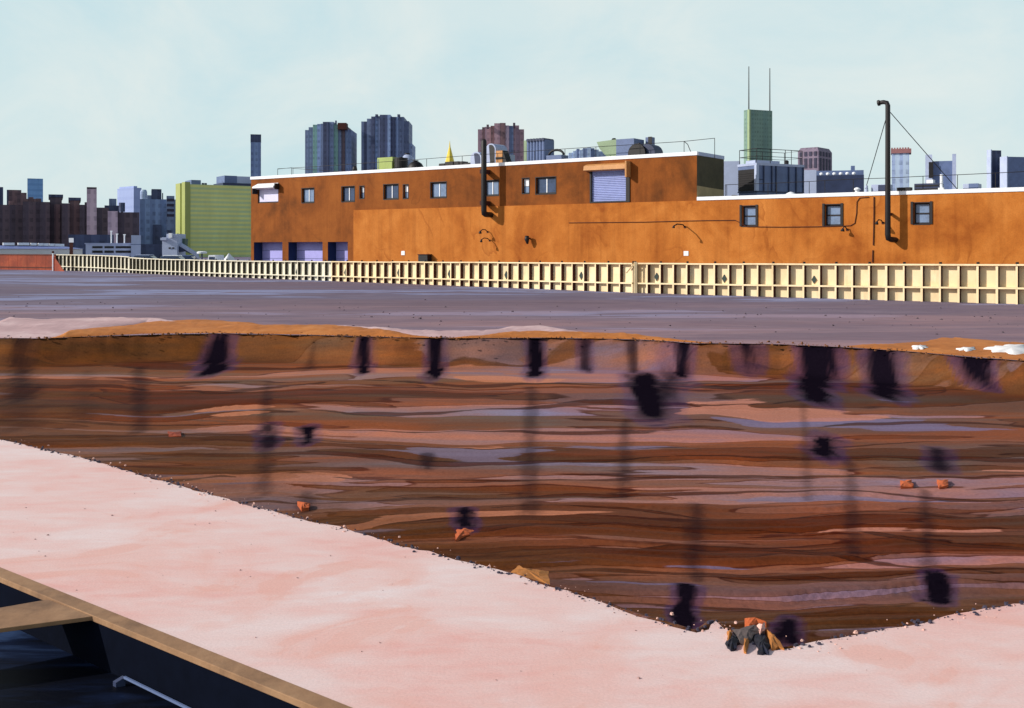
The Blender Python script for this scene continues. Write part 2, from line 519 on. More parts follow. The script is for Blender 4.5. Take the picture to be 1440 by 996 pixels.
# timber framed trench at lower left
TA = Vector((-5.43, 11.31)); TD = (Vector((-1.21, 7.88)) - TA).normalized(); TP = Vector((TD.y, -TD.x))
if TP.y > 0: TP = -TP
def tr(s, w, z=0.0):
    p = TA + TD * s + TP * w
    return Vector((p.x, p.y, z))
S0, S1, W1, BW = -7.0, 10.0, 5.2, 0.17
hole = [tuple(tr(s, w).xy) for s, w in ((S0 + 0.02, 0.02), (S1 - 0.02, 0.02), (S1 - 0.02, W1 - 0.02), (S0 + 0.02, W1 - 0.02))]
outer = [(-BIG, 40.0)] + [tuple(p) for p in near_r] + [(BIG, 31.0), (BIG, -400.0), (-BIG, -400.0)]
sheet("sand_bank", outer, [hole], apron_mat())

# --- the flooded clay pit
PIT = 0.9
def seg_dist(X, Y, poly):
    d = np.full(X.shape, 1e9)
    for a, b in zip(poly[:-1], poly[1:]):
        vx, vy = b.x - a.x, b.y - a.y
        t = np.clip(((X - a.x) * vx + (Y - a.y) * vy) / (vx * vx + vy * vy), 0, 1)
        d = np.minimum(d, np.hypot(X - a.x - t * vx, Y - a.y - t * vy))
    return d
def pip(X, Y, poly):
    c = np.zeros(X.shape, bool); j = len(poly) - 1
    for i in range(len(poly)):
        xi, yi, xj, yj = poly[i].x, poly[i].y, poly[j].x, poly[j].y
        if yi != yj:
            c ^= ((yi > Y) != (yj > Y)) & (X < (xj - xi) * (Y - yi) / (yj - yi) + xi)
        j = i
    return c
def capsule(X, Y, A, B, wa, wb):
    vx, vy = B[0] - A[0], B[1] - A[1]
    t = np.clip(((X - A[0]) * vx + (Y - A[1]) * vy) / (vx * vx + vy * vy + 1e-9), 0, 1)
    return np.hypot(X - A[0] - t * vx, Y - A[1] - t * vy) / (wa + (wb - wa) * t)

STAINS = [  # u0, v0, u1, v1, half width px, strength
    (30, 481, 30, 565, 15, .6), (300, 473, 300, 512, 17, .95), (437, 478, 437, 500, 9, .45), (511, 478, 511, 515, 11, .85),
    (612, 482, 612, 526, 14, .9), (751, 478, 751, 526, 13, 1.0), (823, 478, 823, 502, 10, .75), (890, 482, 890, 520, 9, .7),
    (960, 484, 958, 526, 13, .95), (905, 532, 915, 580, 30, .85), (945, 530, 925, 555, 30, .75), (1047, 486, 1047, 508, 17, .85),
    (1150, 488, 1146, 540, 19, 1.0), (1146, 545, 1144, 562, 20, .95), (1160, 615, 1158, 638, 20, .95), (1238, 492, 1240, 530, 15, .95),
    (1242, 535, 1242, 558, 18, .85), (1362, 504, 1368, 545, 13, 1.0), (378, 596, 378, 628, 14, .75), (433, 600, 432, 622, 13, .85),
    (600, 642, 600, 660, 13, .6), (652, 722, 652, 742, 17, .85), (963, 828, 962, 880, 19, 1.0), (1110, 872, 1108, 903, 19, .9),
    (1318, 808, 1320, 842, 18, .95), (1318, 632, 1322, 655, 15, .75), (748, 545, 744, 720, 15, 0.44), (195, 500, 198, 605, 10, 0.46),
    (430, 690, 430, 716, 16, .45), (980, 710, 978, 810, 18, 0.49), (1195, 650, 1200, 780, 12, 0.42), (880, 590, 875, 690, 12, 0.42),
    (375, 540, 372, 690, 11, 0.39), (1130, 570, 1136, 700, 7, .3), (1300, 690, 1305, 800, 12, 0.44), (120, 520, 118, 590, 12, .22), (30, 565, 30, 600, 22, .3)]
def pit_point(u, v):
    """where the pit surface is seen: bank face for the first rows, flat beyond"""
    return gp(u, v, -PIT) if v > 522 else gp(u, v, -PIT * max(0.0, (v - 474) / 48.0))

def make_pit():
    ts = np.unique(np.concatenate([np.linspace(-1.05, -0.55, 60), np.linspace(-0.55, 0.55, 430), np.linspace(0.55, 2.0, 110)]))
    ys = 1.0 / np.linspace(1 / 8.0, 1 / 44.0, 470)
    T, Yg = np.meshgrid(ts, ys)
    X = T * Yg; Y = Yg.copy()
    poly = near + far[::-1][1:-1]
    ins = pip(X, Y, poly)
    df = seg_dist(X, Y, far); dn = seg_dist(X, Y, near)
    sg = np.where(ins, 1.0, -1.0)
    df *= sg; dn *= sg
    wob = (fbm(X * 0.6, Y * 0.6, 4, 31) - 0.5)
    prof = np.minimum(sstep(-0.05, 1.25, df + 0.25 * wob), sstep(0.0, 0.55, dn + 0.15 * wob))
    z = -PIT * prof
    # layered silt: long low lenses, finer towards the near shore
    q = 190.0 / Y                       # a shore-wise scale: bars crowd together where the water shallows
    a = X / (Y / 20.0) ** 0.75
    q = q + 0.85 * (fbm(a * 0.22 + 2, q * 0.35, 4, 101, 0.5) - 0.5)
    warp = (fbm(a * 0.16, q * 0.30, 3, 61) - 0.5)
    f1 = fbm(a * 0.07 + 3, q * 1.8 + warp * 0.9 + 0.02 * a, 4, 11, 0.45)
    f2 = fbm(a * 0.14 - 8, q * 3.0 + warp * 1.6, 3, 23, 0.5)
    band = 0.70 * f1 + 0.30 * f2
    band = (band - band.min()) / (band.max() - band.min())
    f4 = fbm(a * 0.10 + 40, q * 2.1 + warp * 1.2, 3, 47, 0.45)
    f4 = (f4 - f4.min()) / (f4.max() - f4.min())
    f6 = fbm(a * 0.16 - 30, q * 2.6 + warp * 1.4, 3, 53, 0.45)
    f6 = (f6 - f6.min()) / (f6.max() - f6.min())
    f7 = fbm(a * 0.20 + 70, q * 2.2 + warp * 1.4, 3, 57, 0.45); f7 = (f7 - f7.min()) / (f7.max() - f7.min())
    lines = q * 1.25 + 2.2 * fbm(a * 0.09 + 11, q * 0.45, 3, 63, 0.5) + 0.35 * fbm(a * 0.35, q * 1.1, 3, 67)
    shore = 1 - sstep(0.17, 0.27, dn / Y + 0.12 * (fbm(X * 0.5, Y * 0.9, 4, 83) - 0.5))
    terr = np.floor(band * 9) + sstep(0.55, 1.0, band * 9 - np.floor(band * 9))
    z = z + prof * (0.022 * terr - 0.10)
    z = np.where(ins, z, -0.03)
    ragx = (fbm(X * 1.1, Y * 0.8, 5, 91, 0.6) - 0.5); ragy = (fbm(X * 0.5 + 9, Y * 0.5, 4, 95) - 0.5)
    ragz = (fbm(X * 3.5, Y * 1.2, 4, 92, 0.6) - 0.5)
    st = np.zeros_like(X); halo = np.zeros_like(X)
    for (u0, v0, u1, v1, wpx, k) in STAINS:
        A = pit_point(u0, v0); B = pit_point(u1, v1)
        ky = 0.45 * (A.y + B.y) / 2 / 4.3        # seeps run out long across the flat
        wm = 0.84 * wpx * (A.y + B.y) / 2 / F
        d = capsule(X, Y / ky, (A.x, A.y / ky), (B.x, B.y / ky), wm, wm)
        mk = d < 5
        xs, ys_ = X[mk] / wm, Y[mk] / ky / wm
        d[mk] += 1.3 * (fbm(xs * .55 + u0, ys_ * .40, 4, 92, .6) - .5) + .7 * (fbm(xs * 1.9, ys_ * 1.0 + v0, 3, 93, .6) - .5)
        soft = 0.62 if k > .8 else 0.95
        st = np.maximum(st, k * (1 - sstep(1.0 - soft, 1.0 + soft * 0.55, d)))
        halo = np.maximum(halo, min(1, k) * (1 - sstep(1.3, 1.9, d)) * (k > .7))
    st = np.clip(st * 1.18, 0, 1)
    bank = 0.6 * (1 - sstep(0.5, 2.6, df + 1.2 * wob))
    tint = fbm(X * 0.05 + 5, Y * 0.10, 3, 77)
    # broad washes: more lavender toward the right and back, more rust to the left and front
    tint = tint - 0.010 * np.clip(X, -12, 14) - 0.006 * (Y - 22) * (Y > 14) + 0.0
    nY, nT = X.shape
    keep = ins | (np.maximum(df, dn) > -2.5)
    idx = np.arange(nY * nT).reshape(nY, nT)
    quad_ok = keep[:-1, :-1] & keep[1:, :-1] & keep[1:, 1:] & keep[:-1, 1:]
    q4 = np.stack([idx[:-1, :-1], idx[:-1, 1:], idx[1:, 1:], idx[1:, :-1]], -1)[quad_ok]
    me = bpy.data.meshes.new("mud_and_reflections")
    co = np.stack([X, Y, z], -1).reshape(-1, 3)
    used = np.unique(q4); rem = -np.ones(nY * nT, np.int64); rem[used] = np.arange(len(used))
    q4 = rem[q4]; co = co[used]
    me.vertices.add(len(co)); me.vertices.foreach_set("co", co.ravel())
    me.loops.add(q4.size); me.loops.foreach_set("vertex_index", q4.ravel().astype(np.int32))
    me.polygons.add(len(q4)); me.polygons.foreach_set("loop_start", np.arange(0, q4.size, 4, dtype=np.int32))
    me.polygons.foreach_set("loop_total", np.full(len(q4), 4, np.int32))
    me.polygons.foreach_set("use_smooth", np.ones(len(q4), bool))
    me.update(); me.validate()
    for nm, arr in (("band", band), ("wash", f4), ("stain", st), ("halo", halo), ("bank", bank), ("tint", tint), ("lens", f6), ("lines", lines), ("salm", f7), ("shore", shore)):
        at_ = me.attributes.new(nm, 'FLOAT', 'POINT')
        at_.data.foreach_set("value", arr.reshape(-1)[used].astype(np.float32))
    o = bpy.data.objects.new("mud_and_reflections", me); COL.objects.link(o)
    o["kind"] = 'structure'
    m, nt, n, L, b = new_mat("clay_and_reflections")  # clay tones with reflections of wall and sky painted as diffuse colour
    def A(nm):
        x = N(nt, "ShaderNodeAttribute"); x.attribute_name = nm; return x.outputs['Fac']
    g = N(nt, "ShaderNodeNewGeometry"); v = g.outputs['Position']
    fine = noise(nt, 1.0, 6, 0.65, vec=v, sc3=(0.7, 2.6, 1))
    grain = noise(nt, 14.0, 4, 0.6, vec=v)
    bnd = math_(nt, 'ADD', A('band'), math_(nt, 'MULTIPLY', math_(nt, 'SUBTRACT', fine, 0.5), 0.05))
    DK = s2l((74, 34, 14)); BR = s2l((112, 60, 30)); RB = s2l((126, 66, 40)); MV = s2l((122, 80, 78)); LV = s2l((120, 98, 112)); PK = s2l((164, 104, 88)); OC = s2l((124, 74, 32)); PL = s2l((112, 76, 82))
    def lin(c): return tuple(c)
    fz = math_(nt, 'SUBTRACT', fine, 0.5)
    soft = noise(nt, 1.0, 5, 0.6, vec=v, sc3=(0.10, 0.42, 1), dist=0.6)
    # lavender, mauve and salmon base: wet silt with sky reflection put into the colour
    col = ramp(nt, soft, [(0.34, s2l((144, 136, 168))), (0.44, s2l((150, 120, 134))), (0.52, s2l((164, 118, 116))), (0.60, s2l((188, 124, 108))), (0.68, s2l((152, 120, 134)))])
    # brown films over it: clay plus the orange wall's reflection as colour, edges darker
    def film(src, t, tone, edge, wdt_, amt=1.0, jig=0.05):
        global_ = math_(nt, 'ADD', A(src), math_(nt, 'MULTIPLY', fz, jig))
        g_ = ramp(nt, global_, [(t - .004, (1, 1, 1)), (t, edge), (t + wdt_, edge), (t + wdt_ * 2.2, tone), (min(.99, t + .22), tuple(x * .85 for x in tone))])
        return g_
    col = mixc(nt, 1.0, col, film('wash', 0.47, (0.64, 0.47, 0.25), (0.36, 0.20, 0.11), 0.012), 'MULTIPLY')
    col = mixc(nt, 1.0, col, film('band', 0.51, (0.70, 0.55, 0.38), (0.36, 0.22, 0.15), 0.010), 'MULTIPLY')
    col = mixc(nt, 1.0, col, film('lens', 0.64, (0.76, 0.62, 0.44), (0.42, 0.26, 0.17), 0.012), 'MULTIPLY')
    # thin lavender lenses, the water's sky reflection painted in
    ln = math_(nt, 'ADD', A('lens'), math_(nt, 'MULTIPLY', fz, 0.06))
    col = mixc(nt, ramp(nt, ln, [(0.15, (0.8,) * 3), (0.226, (0.6,) * 3), (0.232, (0,) * 3)]), col, s2l((130, 120, 152)))
    sal = math_(nt, 'ADD', A('salm'), math_(nt, 'MULTIPLY', fz, 0.08))
    col = mixc(nt, ramp(nt, sal, [(0.765, (0,) * 3), (0.772, (0.8,) * 3), (0.9, (0.7,) * 3)]), col, s2l((204, 136, 112)))
    # long dark tide lines left as the water fell
    lf = math_(nt, 'FRACT', math_(nt, 'ADD', A('lines'), math_(nt, 'MULTIPLY', fz, 0.10)))
    wdt = math_(nt, 'MULTIPLY', math_(nt, 'SUBTRACT', noise(nt, 1.0, 3, 0.5, vec=v, sc3=(0.12, 0.5, 1)), 0.40), 0.34)
    dl = math_(nt, 'ABSOLUTE', math_(nt, 'SUBTRACT', lf, 0.5))
    lm = math_(nt, 'MULTIPLY', math_(nt, 'SUBTRACT', wdt, dl), 60.0, clamp=True)
    col = mixc(nt, math_(nt, 'MULTIPLY', lm, 0.85), col, s2l((76, 32, 10)))
    le = math_(nt, 'SUBTRACT', 1.0, math_(nt, 'MULTIPLY', math_(nt, 'ABSOLUTE', math_(nt, 'SUBTRACT', wdt, dl)), 45.0), clamp=True)
    col = mixc(nt, math_(nt, 'MULTIPLY', math_(nt, 'MULTIPLY', le, 0.85), math_(nt, 'GREATER_THAN', wdt, 0.0)), col, s2l((36, 14, 8)))
    col = mixc(nt, math_(nt, 'MULTIPLY', A('shore'), 0.5), col, ramp(nt, fine, [(0.35, s2l((66, 38, 18))), (0.65, s2l((108, 70, 34)))]))
    warm = ramp(nt, A('tint'), [(0.30, (0.94, 0.90, 0.94)), (0.42, (0.96, 0.88, 0.76)), (0.6, (1.02, 0.86, 0.58))])
    col = mixc(nt, 1.0, col, warm, 'MULTIPLY')
    bank_c = ramp(nt, noise(nt, 1.0, 5, 0.6, vec=v, sc3=(0.35, 0.9, 2.5)), [(0.3, s2l((92, 62, 40))), (0.5, s2l((122, 78, 44))), (0.68, s2l((146, 88, 42)))])
    col = mixc(nt, A('bank'), col, bank_c)
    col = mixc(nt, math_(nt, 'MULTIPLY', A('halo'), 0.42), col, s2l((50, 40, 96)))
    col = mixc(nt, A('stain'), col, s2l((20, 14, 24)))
    k = ramp(nt, grain, [(0.3, (0.84,) * 3), (0.7, (1.12,) * 3)])
    L.new(mixc(nt, 1.0, col, k, 'MULTIPLY'), b.inputs['Base Color'])
    rg = ramp(nt, bnd, [(0.2, (0.5,) * 3), (0.26, (0.75,) * 3), (0.5, (0.55,) * 3), (0.55, (0.8,) * 3), (0.8, (0.6,) * 3)])
    L.new(rg, b.inputs['Roughness']); L.new(math_(nt, 'MULTIPLY', math_(nt, 'SUBTRACT', 1.0, A('stain'), clamp=True), 0.05), b.inputs['Specular IOR Level'])
    bp = N(nt, "ShaderNodeBump"); bp.inputs['Strength'].default_value = 0.3; bp.inputs['Distance'].default_value = 0.03
    L.new(math_(nt, 'ADD', grain, math_(nt, 'MULTIPLY', fine, 2.0)), bp.inputs['Height']); L.new(bp.outputs[0], b.inputs['Normal'])
    me.materials.append(m)
make_pit()

# --- clay spoil and pale sand along the far rim: low real mounds
def rim_mound(name, top, bot, hgt, m, seed, z0=0.004, rows=26):
    """top/bot: outline points on the ground (photo col,row); a mound between them"""
    us = np.array([p[0] for p in top], float); ub = np.array([p[0] for p in bot], float)
    u = np.linspace(max(us[0], ub[0]), min(us[-1], ub[-1]), 320)
    vt = np.interp(u, us, [p[1] for p in top]); vb = np.interp(u, ub, [p[1] for p in bot])
    Yt = H * F / (vt - HZ); Yb = H * F / (vb - HZ)
    Yt = Yt + 1.0 * (fbm(u * 0.05, u * 0, 4, seed, 0.6) - 0.5) * np.clip((Yt - Yb) / 2, 0, 1)
    Yt = np.maximum(Yt, Yb + 0.02)
    xk = (u - CX) / F
    vs = []; fs = []
    for j in range(rows):
        w_ = j / (rows - 1)
        Yj = Yb + (Yt - Yb) * w_
        Xj = xk * (Yb + (Yt - Yb) * 0.0) + xk * (Yj - Yb) * 0.6
        n_ = fbm(Xj * 0.9, Yj * 0.9, 5, seed + 3, 0.6)
        e_ = np.sin(np.pi * min(1, w_)) ** 0.7 * np.clip((Yt - Yb) / 2.0, 0, 1) * np.clip(np.minimum(np.arange(320), np.arange(320)[::-1]) / 12.0, 0, 1)
        z = z0 + hgt * e_ * (0.55 + 0.9 * n_)
        if j in (0, rows - 1): z = z * 0 + z0
        vs += [(a_, b_, c_) for a_, b_, c_ in zip(Xj, Yj, z)]
    for j in range(rows - 1):
        for i in range(319):
            fs.append((j * 320 + i, j * 320 + i + 1, (j + 1) * 320 + i + 1, (j + 1) * 320 + i))
    mb = MB(); mb.add(vs, fs)
    o = mb.build(name, m, smooth=True); o["kind"] = 'structure'
    return o
clay = mat("orange_clay", (186, 110, 44), 0.9, 0.3, 0.45, alt=(206, 132, 66), bump=0.5, sc3=(1, 1, 1))
palesand = mat("pale_pink_sand", (196, 160, 160), 0.9, 0.14, 0.35, alt=(220, 190, 188), bump=0.3)
chalk = mat("chalk_white", (240, 236, 234), 0.9, 0.06, 1.0)
rim_mound("pale_sand_strip", [(-60, 446), (0, 449), (60, 447), (100, 446), (160, 447), (205, 448), (260, 456), (330, 464)],
          [(-60, 476), (0, 475.5), (60, 476), (90, 473), (150, 461), (205, 454), (260, 459), (330, 465)], 0.10, palesand, 5)
rim_mound("clay_bank", [(70, 475), (100, 466), (150, 460), (200, 451), (260, 450), (330, 455), (360, 459), (450, 458), (520, 464), (580, 473), (620, 475)],
          [(70, 475.8), (120, 473.5), (200, 469.5), (300, 468.5), (420, 470.5), (560, 474.5), (620, 475.6)], 0.16, clay, 9)
rim_mound("pale_sand_strip", [(370, 460), (440, 457), (520, 461), (600, 466), (680, 466), (720, 460), (760, 458), (800, 466), (850, 470)],
          [(370, 461), (440, 458.5), (520, 466), (580, 474), (680, 475), (720, 470), (760, 469), (800, 470), (850, 471.5)], 0.10, palesand, 15)
rim_mound("clay_bank", [(630, 475.5), (690, 472), (740, 468), (800, 469.5), (880, 471), (960, 479), (1000, 482.8)],
          [(630, 475.9), (690, 475.5), (770, 475), (900, 477.5), (1000, 483.2)], 0.14, clay, 19)
rim_mound("clay_bank", [(1195, 486.5), (1260, 484), (1330, 480), (1370, 475), (1410, 476), (1450, 479), (1560, 488), (1700, 500), (1900, 508.9)],
          [(1195, 488.5), (1280, 494.5), (1350, 500.5), (1440, 507.5), (1560, 508.2), (1700, 508.6), (1900, 509.0)], 0.09, clay, 29)
for i, (u0, u1, vt, vb) in enumerate([(1280, 1306, 489, 494), (1345, 1376, 491.5, 497), (1384, 1462, 488, 501)]):
    k = 26
    pts = []
    for j in range(k):
        t = 2 * math.pi * j / k
        rr = 0.6 + 0.7 * random.random()
        pts.append(gp((u0 + u1) / 2 + (u1 - u0) / 2 * rr * math.cos(t), (vt + vb) / 2 - (vb - vt) / 2 * rr * math.sin(t), 0.0))
    c = sum((p for p in pts), Vector()) / k
    mb = MB()
    zb = 0.13 if i < 2 else 0.15
    mb.v = [(p.x, p.y, -0.12) for p in pts] + [((p.x * .8 + c.x * .2), (p.y * .8 + c.y * .2), zb * .8) for p in pts] + [(c.x, c.y, zb)]
    for j in range(k):
        j2 = (j + 1) % k
        mb.f += [(j, j2, k + j2, k + j), (k + j, k + j2, 2 * k)]
    o = mb.build("chalk_patch", chalk, smooth=True, loc=(c.x, c.y, 0))
    o["kind"] = 'structure'

# ------------------------------------------------------------------ trench with timber frame and dark water
def trf(s, w_, z): return tr(s, w_, z)
t = thing("trench_frame", "tan timber kerb framing the dark trench at the lower left", "timber frame", tr(0, 0, 0))
mb = MB(); mb.box(S0, S1, 0.0, BW, -0.035, 0.02, trf); mb.build("coping_beam", M['timber'], t, bevel=0.006)
mb = MB(); mb.box(S0, S1, W1 - BW, W1, -0.035, 0.02, trf); mb.build("coping_beam", M['timber'], t, bevel=0.006)
mb = MB(); mb.box(S0, S0 + BW, BW + 0.003, W1 - BW - 0.003, -0.035, 0.018, trf); mb.build("end_beam", M['timber'], t, bevel=0.006)
mb = MB(); mb.box(S1 - BW, S1, BW + 0.003, W1 - BW - 0.003, -0.035, 0.018, trf); mb.build("end_beam", M['timber'], t, bevel=0.006)
# cross beam runs slightly skew, as in the picture
a0 = gp(66, 843, 0.012); a1 = gp(128, 867, 0.012); b0 = gp(0, 854.5, 0.012); b1 = gp(0, 884, 0.012)
d0 = (b0 - a0); d1 = (b1 - a1)
e0 = a0 + d0 * 6.5; e1 = a1 + d1 * 4.6
top = [a0 - d0 * .02, a1 - d1 * .02, e1, e0]
mb = MB(); mb.hexa([p + Vector((0, 0, -0.04)) for p in top], top); mb.build("cross_beam", M['timber'], t, bevel=0.006)
mb = MB()
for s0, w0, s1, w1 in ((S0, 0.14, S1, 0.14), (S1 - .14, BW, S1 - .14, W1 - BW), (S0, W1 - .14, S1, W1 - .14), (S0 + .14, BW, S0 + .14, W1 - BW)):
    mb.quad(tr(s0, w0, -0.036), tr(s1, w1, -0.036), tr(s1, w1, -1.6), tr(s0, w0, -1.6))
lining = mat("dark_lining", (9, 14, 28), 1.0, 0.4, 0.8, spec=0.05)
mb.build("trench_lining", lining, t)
def dark_water():
    m, nt, n, L, b = new_mat("dark_trench_water")
    g = N(nt, "ShaderNodeNewGeometry"); v = g.outputs['Position']
    mp = N(nt, "ShaderNodeMapping"); mp.inputs['Rotation'].default_value = (0, 0, math.radians(-22)); mp.inputs['Scale'].default_value = (0.5, 2.2, 1)
    L.new(v, mp.inputs[0])
    f = noise(nt, 1.0, 6, 0.6, vec=mp.outputs[0], dist=0.4)
    col = ramp(nt, f, [(0.42, s2l((5, 8, 20))), (0.54, s2l((16, 27, 52))), (0.64, s2l((52, 72, 108)))])
    L.new(col, b.inputs['Base Color']); b.inputs['Roughness'].default_value = 0.55; b.inputs['Specular IOR Level'].default_value = 0.08
    bp = N(nt, "ShaderNodeBump"); bp.inputs['Strength'].default_value = 0.15; bp.inputs['Distance'].default_value = 0.05
    L.new(f, bp.inputs['Height']); L.new(bp.outputs[0], b.inputs['Normal'])
    return m
mb = MB(); mb.quad(tr(S0 + .13, .13, -0.45), tr(S1 - .13, .13, -0.45), tr(S1 - .13, W1 - .13, -0.45), tr(S0 + .13, W1 - .13, -0.45))
o = mb.build("trench_water", dark_water()); o["kind"] = 'structure'
# pale steel rail lying in the trench
zr = -0.36
p0 = gp(163, 962, zr - .06); p1 = gp(175, 951, zr); p2 = gp(300, 1012, zr); p2b = p1 + (p2 - p1) * 2.2
rail = thing("steel_rail", "thin pale steel angle lying in the dark trench water", "steel rail", p1)
dirv = (p2 - p1).normalized(); pr = Vector((-dirv.y, dirv.x, 0))
mb = MB(); mb.hexa([p1 - pr * .009 - Vector((0, 0, .02)), p2b - pr * .009 - Vector((0, 0, .02)), p2b + pr * .009 - Vector((0, 0, .02)), p1 + pr * .009 - Vector((0, 0, .02))],
                   [p1 - pr * .009, p2b - pr * .009, p2b + pr * .009, p1 + pr * .009])
mb.build("top_flange", M['steelblue'], rail)
mb = MB(); mb.hexa([p1 + pr * .009 + Vector((0, 0, -.1)), p1 - dirv * .05 + pr * .009 + Vector((0, 0, -.1)), p0 - dirv * .05 + Vector((0, 0, -.05)), p0 + Vector((0, 0, -.05))],
                   [p1 + pr * .009 + Vector((0, 0, -.01)), p1 - dirv * .05 + pr * .009 + Vector((0, 0, -.01)), p0 - dirv * .05 + Vector((0, 0, .01)), p0 + Vector((0, 0, .01))])
mb.build("end_return", M['bluedark'], rail)

# ------------------------------------------------------------------ fence
FK = [(80, 358, 380.2), (130, 358.6, 381.8), (184, 360.5, 384), (186, 363, 384.2), (260, 365, 387.5), (353, 367, 391), (500, 367.8, 396.5), (720, 368.8, 405), (900, 370, 412), (1150, 371.2, 419.5), (1440, 372, 428), (1560, 372.4, 431.5), (1780, 373.2, 438)]
KU = [k[0] for k in FK]
def fence_xy(u):
    vb = np.interp(u, KU, [k[2] for k in FK])
    p = gp(u, vb); return Vector((p.x, p.y))
def fence_h(u):
    vb = np.interp(u, KU, [k[2] for k in FK]); vt = np.interp(u, KU, [k[1] for k in FK])
    return H - (vt - HZ) / F * fence_xy(u).y
def u_of(p): return CX + F * p.x / p.y
def rail_frac(u): return float(np.interp(u, [80, 184, 353, 720, 900, 1440], [.26, .22, .22, .29, .32, .40]))
NB = Vector((-0.702, -0.712))         # out of the fence, towards us
STUDS = []
def fence_section(u0, u1, label, step, board, stud_d, bolts, name="board_fence"):
    a = fence_xy(u0); b = fence_xy(u1)
    t = thing(name, label, "fence", (a.x, a.y, 0))
    L = (b - a).length; k = max(2, int(round(L / step)))
    us = [u0]
    pts = []
    for i in range(k + 1):
        # follow the polyline of the fence at equal plan steps
        lo, hi = u0, u1
        for _ in range(30):
            mid = (lo + hi) / 2
            if (fence_xy(mid) - a).length < L * i / k: lo = mid
            else: hi = mid
        pts.append((fence_xy((lo + hi) / 2), (lo + hi) / 2))
    nper = 4
    groups = [pts[i:i + nper + 1] for i in range(0, k, nper)]
    for gi, g in enumerate(groups):
        jit = random.uniform(-0.03, 0.03)
        mb = MB()
        (pa, ua), (pb, ub) = g[0], g[-1]
        d = (pb - pa).normalized(); n = Vector((d.y, -d.x))
        if n.dot(NB) < 0: n = -n
        pa2 = pa + d * 0.006; pb2 = pb - d * 0.006
        za, zb = fence_h(ua) - .05 + jit, fence_h(ub) - .05 + jit
        back = -n * 0.06
        q = [pa2, pb2, pb2 + back, pa2 + back]
        mb.hexa([(p.x, p.y, -0.03) for p in q], [(q[0].x, q[0].y, za), (q[1].x, q[1].y, zb), (q[2].x, q[2].y, zb), (q[3].x, q[3].y, za)])
        mb.build("panel", board, t)
        for nm, fr0, th in (("top_rail", None, 0.10), ("mid_rail", 1, 0.11)):
            mb = MB()
            def zz(u_, top=nm):
                return fence_h(u_) + 0.01 + jit * 0.5 if top == "top_rail" else fence_h(u_) * rail_frac(u_) + 0.06
            r0 = pa - d * (-0.004) + n * 0.002; r1 = pb + d * (-0.004) + n * 0.002; o_ = n * (stud_d + 0.02)
            z0_, z1_ = zz(ua), zz(ub)
            mb.hexa([(r0.x, r0.y, z0_ - th), (r1.x, r1.y, z1_ - th), ((r1 + o_).x, (r1 + o_).y, z1_ - th), ((r0 + o_).x, (r0 + o_).y, z0_ - th)],
                    [(r0.x, r0.y, z0_), (r1.x, r1.y, z1_), ((r1 + o_).x, (r1 + o_).y, z1_), ((r0 + o_).x, (r0 + o_).y, z0_)])
            mb.build(nm, board, t)
    for i, (p, u) in enumerate(pts):
        if i == k and u1 < 1400: pass
        d = (pts[min(i + 1, k)][0] - pts[max(i - 1, 0)][0]).normalized(); n = Vector((d.y, -d.x))
        if n.dot(NB) < 0: n = -n
        wv = d * random.uniform(.05, .075)
        q = [p - wv + n * .003, p + wv + n * .003, p + wv + n * stud_d, p - wv + n * stud_d]
        mid = fence_h(u) * rail_frac(u) + 0.06
        # stud in two lengths, above and below the middle rail: one part
        mb = MB()
        zt = fence_h(u) - 0.12
        mb.hexa([(x.x, x.y, -0.02) for x in q], [(x.x, x.y, mid - 0.113) for x in q])
        mb.hexa([(x.x, x.y, mid + 0.003) for x in q], [(x.x, x.y, zt) for x in q])
        so = mb.build("stud", M['rust_and_shade'] if u > 470 else M['stud_shade'], t)  # dark side faces paint the studs' shade; fronts and tops stay board coloured
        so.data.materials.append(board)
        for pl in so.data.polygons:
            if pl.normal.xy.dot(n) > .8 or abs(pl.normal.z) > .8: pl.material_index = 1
        STUDS.append(u)
        if bolts and i % 2 == 0:
            c = p + n * (stud_d * .6)
            for zc in (fence_h(u) + 0.012, mid + 0.003):
                mb = MB(); mb.box(c.x - .07, c.x + .07, c.y - .07, c.y + .07, zc, zc + 0.13)
                mb.build("bolt", M['black'], t)
    return t
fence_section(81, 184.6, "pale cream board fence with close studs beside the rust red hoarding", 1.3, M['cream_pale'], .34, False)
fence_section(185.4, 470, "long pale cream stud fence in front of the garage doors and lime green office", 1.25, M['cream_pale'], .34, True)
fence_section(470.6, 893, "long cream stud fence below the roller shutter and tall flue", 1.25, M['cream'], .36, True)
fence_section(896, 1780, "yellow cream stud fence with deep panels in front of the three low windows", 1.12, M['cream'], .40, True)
# end post and slanted brace at the break
p = fence_xy(894.5); zt = fence_h(894.5)
t = thing("fence_post", "cream post with a slanting head brace where the fence lengths meet", "fence post", (p.x, p.y, 0))
mb = MB(); mb.box(p.x - .22, p.x + .02, p.y - .62, p.y - .50, -0.02, zt + .08); mb.build("post", M['cream'], t, bevel=.01)
q = fence_xy(880)
mb = MB(); mb.tube([(q.x, q.y - .56, zt - .75), (p.x - .25, p.y - .56, zt - .10)], 0.07, 4); mb.build("brace", M['cream'], t)
